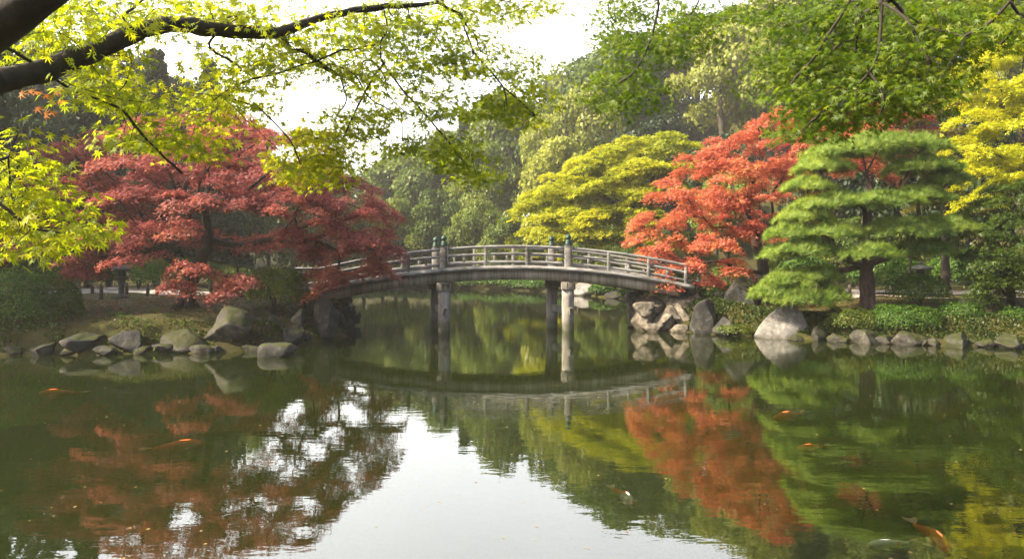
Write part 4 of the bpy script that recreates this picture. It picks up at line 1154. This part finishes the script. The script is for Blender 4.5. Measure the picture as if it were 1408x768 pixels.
# ------------------------------------------------------------------ ferns and ground cover
def fern_at(src, x, y, s, label, group):
    o = src if not used.get('fern') else copy_tree(src)
    used['fern'] = 1
    o.location = (x, y, max(gz(x, y), .02) - .02); o.scale = (s, s, s); o.rotation_euler = (0, 0, random.random() * 6.28)
    tag(o, label, 'fern', group)
rng = np.random.default_rng(401)
fern = thing('fern', 'x', 'fern', (0, 0, 0))
m = MB(); lp, ln, la = [], [], []
for k in range(11):
    a = k * 6.28 / 11 + rng.random() * .4; d = np.array([math.cos(a), math.sin(a), 0]); L = .32 + .2 * rng.random()
    s = np.linspace(0, 1, 9)
    pts = d * (s * L)[:, None] + np.array([0, 0, 1]) * (L * (1.25 * s - 1.15 * s ** 2))[:, None]
    m.add(*tube(pts, np.linspace(.006, .002, 9), 4))
    sd_ = np.array([-d[1], d[0], 0])
    for q in range(2, 9):
        for sg in (-1, 1):
            w = .14 * (1.12 - s[q]); c = pts[q]
            lp.append(c); ln.append(np.array([0, 0, 1]) - d * .3); la.append((sd_ * sg + d * .35) * w)
m.build('stalks', M['fern'], fern)
V, F = [], []
for c, dvec in zip(lp, la):
    n_ = np.array([0, 0, 1.0]); l = np.linalg.norm(dvec); y_ = dvec / l; x_ = np.cross(y_, n_)
    k = len(V)
    V += [c, c + dvec * .45 + x_ * l * .22, c + dvec + np.array([0, 0, -.25 * l]), c + dvec * .45 - x_ * l * .22]; F.append((k, k + 1, k + 2, k + 3))
mesh('fronds', np.array(V), np.array(F), M['fern'], fern)
for (u, v, s) in [(20, 474, 1.3), (45, 478, 1.1), (160, 480, .9), (172, 484, .8), (210, 478, .7), (132, 486, .6), (232, 482, .7), (330, 474, .8)]:
    Y = CAMH * FPX / (v - HOR) + 1.1; fern_at(fern, (u - 704) / FPX * Y, Y, s, 'small green fern growing among the stones of the left bank', 'ferns on the left bank')
for (u, v, s) in [(412, 470, 1.2), (425, 462, 1.3), (435, 470, 1.1), (398, 462, 1.0), (445, 458, .9)]:
    Y = CAMH * FPX / (v - HOR) + .9; fern_at(fern, (u - 704) / FPX * Y, Y, s, 'bright green fern at the water left of the bridge', 'ferns by the left bridge end')
for (u, v, s) in [(1148, 462, 1.1), (1166, 466, 1.0), (1125, 458, 1.3), (1300, 472, .9), (1230, 470, .8), (1350, 474, .9), (1000, 456, .8), (1205, 466, .8), (880, 446, .6)]:
    Y = CAMH * FPX / (v - HOR) + .9; fern_at(fern, (u - 704) / FPX * Y, Y, s, 'small green fern growing among the stones of the right bank', 'ferns on the right bank')

def cover(name, label, n, boxes, mat, rng, hmin, hmax, dmin=.1, dmax=8, cl=-.05):
    P_, N_, S_ = [], [], []
    for (x0, x1, y0, y1) in boxes:
        x = rng.uniform(x0, x1, n); y = rng.uniform(y0, y1, n)
        d = pond_dist(x, y); k = (d > dmin) & (d < dmax)
        clump = np.sin(x * 2.1 + np.sin(y * 1.7)) * np.cos(y * 2.3 + x * .6) + rng.normal(size=n) * .35
        k &= clump > cl
        x, y = x[k], y[k]
        P_.append(np.stack([x, y, ground_z(x, y) - .005], 1))
    p = np.concatenate(P_)
    nr = np.stack([rng.normal(size=len(p)), rng.normal(size=len(p)), np.full(len(p), .35)], 1)
    V, F = scatter(LEAF_OVAL, p, nr, hmin + (hmax - hmin) * rng.random(len(p)), rng, np.tile([[0.0, 0.01, 1.0]], (len(p), 1)))
    # blades stand up: swap the leaf's long axis to the vertical by construction of the reference axis
    return tag(mesh(name, V, F, mat), label, 'ground cover', None, 'stuff')
rng = np.random.default_rng(402)
cover('moss_tufts', 'low moss and grass tufts over the left bank', 26000, [(-20, -6, 21, 33)], M['grassblade'], rng, .02, .06, .05, 9)
cover('moss_tufts', 'low moss and grass tufts over the right bank', 24000, [(5.5, 21, 23, 31)], M['grassblade'], rng, .02, .06, .05, 7)
cover('waterside_weeds', 'small leafy weeds between the waterline stones of the right bank', 90000, [(5.3, 20, 23, 30)], M['weeds'], rng, .04, .13, .12, 2.2, -.95)
cover('waterside_weeds', 'sparse dark weeds between the stones of the left bank', 30000, [(-20, -6, 20.5, 29)], M['weeds'], rng, .03, .10, .12, 1.3, .1)
cover('waterside_weeds', 'scattered brighter leafy weeds near the waterline stones', 9000, [(-20, -6, 20.5, 29), (5.3, 20, 23, 30)], M['fern'], rng, .06, .15, .1, 1.2)

for (nm, lab, mt, cx, cy_, sx, sy, n) in (('fallen_leaves', 'fallen red leaves scattered under the crimson maple', M['leaf_red'], -11, 26.5, 3.6, 2.2, 2600),
                                      ('fallen_leaves', 'fallen orange leaves scattered under the orange-red maple and the pine', M['leaf_orange'], 11.5, 28.5, 3.2, 1.8, 1800)):
    x = cx + sx * rng.normal(size=n); y = cy_ + sy * rng.normal(size=n)
    k = pond_dist(x, y) > .15; x, y = x[k], y[k]
    V, F = scatter(LEAF_STAR, np.stack([x, y, ground_z(x, y) + .02 + .03 * rng.random(len(x))], 1), np.tile([0, 0, 1.0], (len(x), 1)) + rng.normal(size=(len(x), 3)) * .3, .045 * (.6 + .7 * rng.random(len(x))), rng)
    tag(mesh(nm, V, F, mt), lab, 'leaves', None, 'stuff')

# ------------------------------------------------------------------ lanterns, fences, posts, trunk
def lantern(name, label, u, vb, Y, h, mat, w=1.0):
    x = (u - 704) / FPX * Y; z = gz(x, Y) - .02
    t = thing(name, label, 'lantern', (x, Y, z))
    s = h / 1.5
    m = MB(); m.add(*lathe((x, Y, z), [(.26 * s * w, 0), (.26 * s * w, .1 * s), (.16 * s * w, .16 * s), (.115 * s, .2 * s), (.105 * s, .48 * s), (.12 * s, .66 * s), (.13 * s, .7 * s)], 12)); m.build('pedestal', mat, t, flat=False)
    m = MB(); m.add(*lathe((x, Y, z), [(.13 * s, .7 * s), (.27 * s * w, .79 * s), (.28 * s * w, .85 * s), (.2 * s, .86 * s)], 6)); m.build('platform', mat, t)
    m = MB()
    for q in range(6):
        a = q * math.pi / 3
        m.add(*box((x + .15 * s * math.cos(a), Y + .15 * s * math.sin(a), z + .98 * s), (.07 * s, .07 * s, .26 * s), a, .008))
    m.add(*lathe((x, Y, z), [(.10 * s, .855 * s), (.10 * s, 1.1 * s)], 6)); m.build('fire_box', mat, t)
    m = MB(); m.add(*lathe((x, Y, z), [(.2 * s, 1.09 * s), (.37 * s * w, 1.11 * s), (.385 * s * w, 1.15 * s), (.27 * s * w, 1.23 * s), (.14 * s, 1.3 * s), (.06 * s, 1.335 * s)], 18)); m.build('roof', mat, t, flat=False)
    m = MB(); m.add(*lathe((x, Y, z), [(.05 * s, 1.33 * s), (.085 * s, 1.38 * s), (.08 * s, 1.43 * s), (.03 * s, 1.49 * s), (.004, 1.52 * s)], 12)); m.build('finial', mat, t, flat=False)
    return t
lantern('stone_lantern', 'dark grey stone lantern beside the path on the left bank', 167, 407, 29.5, 1.55, M['lantern'])
lantern('stone_lantern', 'squat grey stone lantern in the shade right of the pine', 1266, 383, 33.5, 1.5, M['lantern'], 1.5)
lantern('stone_lantern', 'small pale stone lantern under the orange-red maple near the bridge', 960, 398, 33, 1.0, M['lantern'], 1.1)

def rope_fence(label, pts, h, mat=M['post']):
    x0, y0 = pts[0]
    t = thing('rope_fence', label, 'fence', (x0, y0, gz(x0, y0)))
    tops = []
    for (x, y) in pts:
        z = gz(x, y); hh = h * random.uniform(.85, 1.15)
        m = MB(); m.add(*tube([(x, y, z - .1), (x + .01, y, z + hh * .6), (x, y, z + hh)], [.075, .07, .065], 9)); m.build('post', mat, t, flat=False)
        tops.append(np.array([x, y, z + hh * .82]))
    m = MB()
    for a, b in zip(tops[:-1], tops[1:]):
        s = np.linspace(0, 1, 9)
        m.add(*tube(a + (b - a) * s[:, None] + np.array([0, 0, -1]) * (.16 * 4 * s * (1 - s))[:, None], np.full(9, .014), 5))
    m.build('rope', M['rope'], t, flat=False)
rope_fence('low fence of dark posts and slack rope along the left path', [(P(u, 0, Y)[0], Y) for u, Y in ((60, 32.5), (127, 32.2), (139, 29.8), (174, 31.6), (203, 31.2), (216, 30.6), (290, 31.2), (345, 30.6), (395, 30.2))], .58)
rope_fence('low fence of thin posts along the sunlit path behind the pine', [(P(u, 0, Y)[0], Y) for u, Y in ((1085, 31.8), (1112, 31.6), (1141, 31.4), (1168, 31.0), (1225, 30.9), (1300, 31.4), (1360, 31.6))], .5)
# leaning prop under the crimson maple
x, y = P(333, 403, 28.6)[:2]; z = gz(x, y)
t = thing('support_pole', 'slanting wooden prop under the right side of the crimson maple', 'pole', (x, y, z))
m = MB(); m.add(*tube([(x, y, z - .1), (x - .12, y, z + .8), (x - .25, y - .1, z + 1.7)], [.06, .055, .045], 8)); m.build('shaft', M['post'], t, flat=False)
m = MB(); m.add(*box((x - .25, y - .1, z + 1.72), (.5, .07, .07), .1, .01)); m.build('crossbar', M['post'], t)

# ------------------------------------------------------------------ overhanging maples above the viewer
def overhang(name, label, base, limbs, regions, leafmat, seed, Yf, lsize=.085, per=12, rad=.2, r0=.15, ntot=1.0, thick=(), back=.35, rstem=.008):
    rng = np.random.default_rng(seed)
    t = thing(name, label, 'tree', base)
    tr = np.array(limbs[0])
    ex = [(None, np.array(l)) for l in limbs[1:]]
    tg = []; ar = []
    for reg in regions:
        u, v, ru, rv, n = reg[:5]
        n = max(2, int(n * ntot))
        r = np.sqrt(rng.random(n)); a = rng.random(n) * 2 * np.pi
        uu = u + ru * r * np.cos(a); vv = v + rv * r * np.sin(a)
        YY = (Yf(uu) if len(reg) < 6 else np.full(n, reg[5])) + back + rng.normal(size=n) * .35
        YY = np.maximum(YY, 2.4)
        tg.append(np.stack([(uu - 704) / FPX * YY, YY, CAMH - (vv - HOR) / FPX * YY], 1))
    tg = np.concatenate(tg)
    X, par, nn = grow(tr, tg, .25, ex)
    mb = branches(X, par, r0, .002, 6, rng, .05, None, .8, nn, rstem)
    for (pl, rr) in thick: mb.add(*tube(np.array(pl), rr, 12))
    mb.build('trunk', M['bark_dark'], t, flat=False)
    # leaves: opposite pairs in loose flat sprays, hanging a little
    n = len(tg); idx = np.repeat(np.arange(n), per); m = len(idx)
    pn = unit(np.array([0, -.15, 1.0]) + rng.normal(size=(n, 3)) * .22)
    e1 = unit(np.cross(pn, rng.normal(size=(n, 3)))); e2 = np.cross(pn, e1)
    r = (.15 + .85 * np.sqrt(rng.random(m))) * rad; a = rng.random(m) * 2 * np.pi
    rd = e1[idx] * np.cos(a)[:, None] + e2[idx] * np.sin(a)[:, None]
    pos = tg[idx] + rd * r[:, None] + pn[idx] * (rng.normal(size=m) * .02 - .12 * r)[:, None]
    nr = unit(pn[idx] * .8 + rd * .35 + rng.normal(size=(m, 3)) * .42 + np.array([0, -.25, 0]))
    x_ = unit(np.cross(nr, rd + np.array([0, 0, -.5])))       # leaf tips point outward and down
    y_ = np.cross(x_, nr) * -1
    sc = lsize * .5 * (.6 + .7 * rng.random(m))
    TV, TF = LEAF_STAR
    yy = np.cross(nr, x_); s = np.sign((yy * (rd + np.array([0, 0, -.5]))).sum(1))[:, None]; yy = yy * s; xx = np.cross(yy, nr)
    V = pos[:, None, :] + sc[:, None, None] * (TV[None, :, 0:1] * xx[:, None, :] + TV[None, :, 1:2] * yy[:, None, :] + TV[None, :, 2:3] * nr[:, None, :])
    F = TF[None] + (np.arange(m) * len(TV))[:, None, None]
    mesh('crown', V.reshape(-1, 3), F.reshape(-1, 3), leafmat, t)
    return t

YL = lambda u: 3.7 + np.clip(u, -100, 800) / 800 * 3.4
def LP(lst, yf=YL): return [P(u, v, float(yf(u))) if len(q) == 0 else P(u, v, q[0]) for (u, v, *q) in lst]
bx, by = -3.6, 3.3
base = (bx, by, gz(bx, by) - .05)
trunkL = [np.array(base), np.array([bx + .05, by, 2.2]), np.array([bx + .12, by + .1, 3.0])] + LP([(-120, 170), (-40, 128), (0, 112), (60, 98), (120, 74), (190, 44), (235, 33), (300, 42), (380, 45), (440, 25), (500, 12), (560, 9), (600, 3), (650, -12), (720, -22)])
limbsL = [trunkL,
          [np.array([bx + .12, by + .1, 3.05])] + LP([(-90, 110, 3.2), (-30, 62, 3.15), (30, 14, 3.1), (80, -28, 3.1), (150, -90, 3.2)]),
          LP([(192, 42), (170, 25), (205, -5), (260, -30)]),
          LP([(528, 12), (533, 40), (524, 58), (527, 88), (560, 130), (600, 175), (632, 215), (650, 240)]),
          LP([(527, 88), (508, 115), (488, 155), (472, 190)]),
          LP([(600, 3), (632, 22), (650, 70), (690, 118), (735, 158)]),
          LP([(-40, 60), (10, 68), (45, 86), (100, 125), (165, 150), (205, 195), (250, 238)]),
          LP([(524, 60), (470, 70), (410, 92), (330, 115), (290, 140)]),
          LP([(-60, 230, 3.3), (0, 280, 3.3), (45, 312, 3.3)])]
regL = [(110, 25, 130, 30, 46), (250, 15, 100, 22, 26), (60, 60, 70, 30, 16), (130, 112, 50, 20, 8), (190, 125, 90, 26, 20), (215, 182, 70, 22, 18), (250, 205, 40, 14, 10), (160, 75, 50, 25, 8),
        (350, 85, 80, 42, 50), (300, 150, 60, 22, 24), (350, 20, 80, 20, 24), (420, 60, 40, 26, 12), (470, 60, 55, 45, 34), (520, 30, 60, 30, 34), (570, 60, 60, 50, 50), (600, 95, 60, 32, 36), (500, 130, 45, 40, 28),
        (690, 12, 90, 14, 40), (640, 45, 40, 30, 14), (690, 90, 55, 28, 30), (720, 145, 40, 28, 32), (650, 150, 50, 25, 26), (580, 150, 40, 22, 16), (610, 205, 45, 22, 28), (650, 232, 30, 14, 14), (545, 195, 25, 14, 8),
        (440, 205, 50, 26, 34), (425, 235, 40, 14, 18), (480, 175, 40, 22, 20), (395, 225, 18, 12, 5), (490, 215, 20, 12, 4),
        (18, 212, 32, 36, 9, 3.6), (45, 290, 55, 35, 18, 3.6), (15, 250, 45, 35, 13, 3.6), (90, 318, 34, 18, 9, 3.5), (0, 330, 40, 25, 7, 3.5)]
M['leaf_or'] = leaf_mat('orange_turning_leaves', [(0, (.4, .13, .02)), (1, (.5, .22, .03))], (1.6, 1.2, .6), .55)
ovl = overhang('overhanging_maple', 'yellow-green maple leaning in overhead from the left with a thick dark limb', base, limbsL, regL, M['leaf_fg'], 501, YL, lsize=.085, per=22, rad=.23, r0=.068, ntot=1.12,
               thick=[([np.array([bx + .08, by, 2.6])] + LP([(-110, 108, 3.2), (-40, 62, 3.15), (20, 20, 3.1), (75, -22, 3.1), (150, -90, 3.2)]), [.12, .10, .09, .085, .08, .075])])
# the one sprig that has turned orange
rng = np.random.default_rng(502)
c = np.array([P(u, v, 3.5 + .2 * rng.random()) for (u, v) in ((28, 130), (48, 128), (62, 132), (82, 140), (50, 150), (62, 158), (70, 155), (75, 128), (40, 126))])
nr = np.tile([0, -.75, .5], (len(c), 1)) + rng.normal(size=(len(c), 3)) * .3
V, F = scatter(LEAF_STAR, c, nr, np.full(len(c), .042), rng, np.tile([[1.0, 0, .1]], (len(c), 1)))
o = mesh('turned_leaves', V, F, M['leaf_or'], ovl); o['label'] = 'sprig of orange leaves below the thick limb'

YR = lambda u: 6.6 - np.clip(u - 800, 0, 600) / 600 * 2.2
bx, by = 7.4, 5.2
base = (bx, by, gz(bx, by) - .05)
trunkR = [np.array(base), np.array([bx, by, 2.5]), np.array([bx - .2, by, 4.2]), np.array([bx - .9, by, 5.6])] + LP([(1600, -260), (1460, -190), (1330, -110), (1215, -70), (1090, -60), (980, -50), (910, -40), (860, -30)], YR)
limbsR = [trunkR,
          LP([(1215, -70), (1213, -20), (1212, 20), (1209, 62), (1196, 100), (1160, 132), (1120, 163)], YR),
          LP([(1196, 100), (1208, 118), (1215, 140)], YR),
          LP([(1175, -60), (1168, 0), (1140, 45), (1115, 85), (1090, 112)], YR),
          LP([(1213, 5), (1245, 25), (1262, 55), (1280, 88)], YR),
          LP([(910, -40), (906, 0), (896, 50), (875, 95), (845, 118)], YR),
          LP([(1460, -190), (1420, -40), (1390, 0), (1365, 28), (1330, 48)], YR)]
regR = [(895, 30, 80, 35, 38), (885, 70, 55, 32, 26), (850, 105, 40, 24, 20), (880, 130, 45, 22, 16), (835, 140, 25, 14, 8), (945, 55, 45, 30, 14), (990, 15, 55, 14, 16), (850, 20, 40, 25, 12),
        (1110, 40, 70, 45, 44), (1190, 40, 80, 50, 50), (1180, 100, 90, 40, 56), (1260, 70, 60, 50, 44), (1120, 110, 60, 40, 36), (1085, 80, 45, 45, 22), (1150, 150, 70, 26, 30), (1240, 130, 60, 28, 26), (1290, 105, 28, 22, 12), (1105, 172, 46, 16, 18), (1060, 118, 30, 20, 9),
        (1340, 25, 70, 32, 34), (1390, 40, 40, 28, 14), (1300, 25, 40, 30, 16)]
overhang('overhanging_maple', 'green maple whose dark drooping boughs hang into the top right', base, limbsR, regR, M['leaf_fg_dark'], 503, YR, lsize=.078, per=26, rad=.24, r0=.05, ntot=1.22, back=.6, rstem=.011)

# ------------------------------------------------------------------ koi and floating leaves
def koi_mat(name, cols):
    return solid_mat(name, cols, 5, rough=.35, bump=0)
KO = koi_mat('orange_koi_skin', [(0, (.85, .10, .008)), (.5, (.95, .17, .012)), (.8, (.95, .26, .03)), (.95, (.95, .75, .55))])
KW = koi_mat('white_koi_skin', [(0, (.9, .88, .8)), (.6, (.9, .86, .78)), (.75, (.92, .35, .08)), (1, (.9, .16, .02))])
KP = koi_mat('orange_white_koi_skin', [(0, (.9, .12, .015)), (.55, (.92, .16, .02)), (.68, (.92, .8, .68)), (1, (.92, .86, .75))])
def koi(label, head, tail, mat, em=.95, bend=.06):
    h = np.array(P(head[0], head[1], CAMH * FPX / (head[1] - HOR))); t_ = np.array(P(tail[0], tail[1], CAMH * FPX / (tail[1] - HOR)))
    h[2] = t_[2] = 0
    d = h - t_; L = np.linalg.norm(d); z = -em * .107 * L; h[2] = t_[2] = z; c = (h + t_) / 2
    t = thing('koi', label, 'fish', (c[0], c[1], z))
    e = d / L; s_ = np.array([-e[1], e[0], 0])
    n = 14; q = np.linspace(0, 1, n)              # from nose to tail root
    wprof = np.array([.035, .07, .09, .101, .106, .107, .104, .097, .087, .075, .061, .047, .034, .026]) * L
    sp = h + (-e) * (q * .82 * L)[:, None] + s_ * (bend * L * np.sin(q * 3.0))[:, None]
    th = np.linspace(0, 2 * np.pi, 12, endpoint=False)
    V = (sp[:, None, :] + s_ * (wprof[:, None, None] * np.cos(th)[None, :, None] * .85) + np.array([0, 0, 1]) * (wprof[:, None, None] * np.sin(th)[None, :, None])).reshape(-1, 3)
    i = np.arange(n - 1)[:, None] * 12; j = np.arange(12)[None]; k = (j + 1) % 12
    F = np.stack([i + j, i + k, i + 12 + k, i + 12 + j], -1).reshape(-1, 4)
    mesh('body', V, [F, np.array([list(range(12)), list(range((n - 1) * 12, n * 12))[::-1]])], mat, t, flat=False)
    r = sp[-1] + np.array([0, 0, .03 * L])
    tf = np.array([r + s_ * .02 * L, r - e * .12 * L + s_ * .085 * L, r - e * .21 * L + s_ * .10 * L, r - e * .13 * L, r - e * .22 * L - s_ * .06 * L, r - e * .12 * L - s_ * .07 * L, r - s_ * .02 * L])
    tf2 = np.concatenate([tf, tf - np.array([0, 0, .006])])
    fa = [np.array([[0, 1, 2, 3], [0, 3, 4, 5]]), np.array([[0, 5, 6]]), np.array([[10, 9, 8, 7], [12, 11, 10, 7]]), np.array([[13, 12, 7]])]
    fm = solid_mat('koi_fin', [(0, (.6, .3, .15)), (1, (.8, .6, .45))], 20, bump=0) if 'koi_fin' not in bpy.data.materials else bpy.data.materials['koi_fin']
    mesh('tail_fin', tf2, fa, fm, t)
    for sg in (-1, 1):
        a = sp[4] + s_ * sg * wprof[4] * .8
        pf = np.array([a + e * .03 * L, a + s_ * sg * .09 * L - e * .03 * L, a + s_ * sg * .07 * L - e * .08 * L, a - e * .03 * L]); pf[:, 2] -= .015
        pf = np.concatenate([pf, pf - np.array([0, 0, .005])])
        mesh('pectoral_fin', pf, np.array([[0, 1, 2, 3], [7, 6, 5, 4]]), fm, t)
koi('bright orange koi swimming at the bottom right', (1303, 747), (1247, 702), KO)
koi('white koi with an orange head beside the bright orange koi', (1193, 741), (1262, 736), KW)
koi('orange and white koi near the edge of the bright sky reflection', (869, 686), (837, 660), KP)
koi('orange koi in the pine reflection, farther of the two on the right', (1064, 568), (1108, 558), KO, bend=.04)
koi('orange koi in the pine reflection, nearer of the two on the right', (1096, 611), (1141, 606), KO, bend=.03)
koi('long orange koi below the crimson maple reflection on the left', (281, 602), (192, 611), KO, bend=.03)
koi('dim orange koi close to the left bank', (53, 535), (122, 533), KO, bend=.02)

rng = np.random.default_rng(601)
n = 1500
yy = 6.5 + 20 * rng.random(n) ** 1.4; xx = rng.uniform(-.75, .75, n) * yy
k = pond_dist(xx, yy) < -.3
p = np.stack([xx[k], yy[k], np.full(k.sum(), .006)], 1)
V, F = scatter(LEAF_STAR, p, np.tile([0, 0, 1.0], (len(p), 1)) + rng.normal(size=(len(p), 3)) * .06, np.where(rng.random(len(p)) < .18, .03, .009) * (.5 + .7 * rng.random(len(p))), rng)
tag(mesh('fallen_leaves', V, F, leaf_mat('fallen_leaf', [(0, (.3, .12, .04)), (.6, (.4, .3, .12)), (1, (.5, .45, .3))], tr=.2)), 'tiny fallen leaves floating on the pond', 'leaves', None, 'stuff')

# ------------------------------------------------------------------ haze
if HAZE:
    m_, nt, out = new_mat('morning_haze')
    v = N(nt, 'ShaderNodeVolumePrincipled')
    v.inputs['Color'].default_value = (1, .98, .93, 1); v.inputs['Density'].default_value = HAZE; v.inputs['Anisotropy'].default_value = .35
    nt.links.new(v.outputs[0], out.inputs['Volume'])
    hv, hf = box((0, 200, 32.0), (900, 740, 70), 0, 0)
    tag(mesh('haze', hv, hf, m_), 'thin pale morning haze filling the garden', 'haze', None, 'stuff')
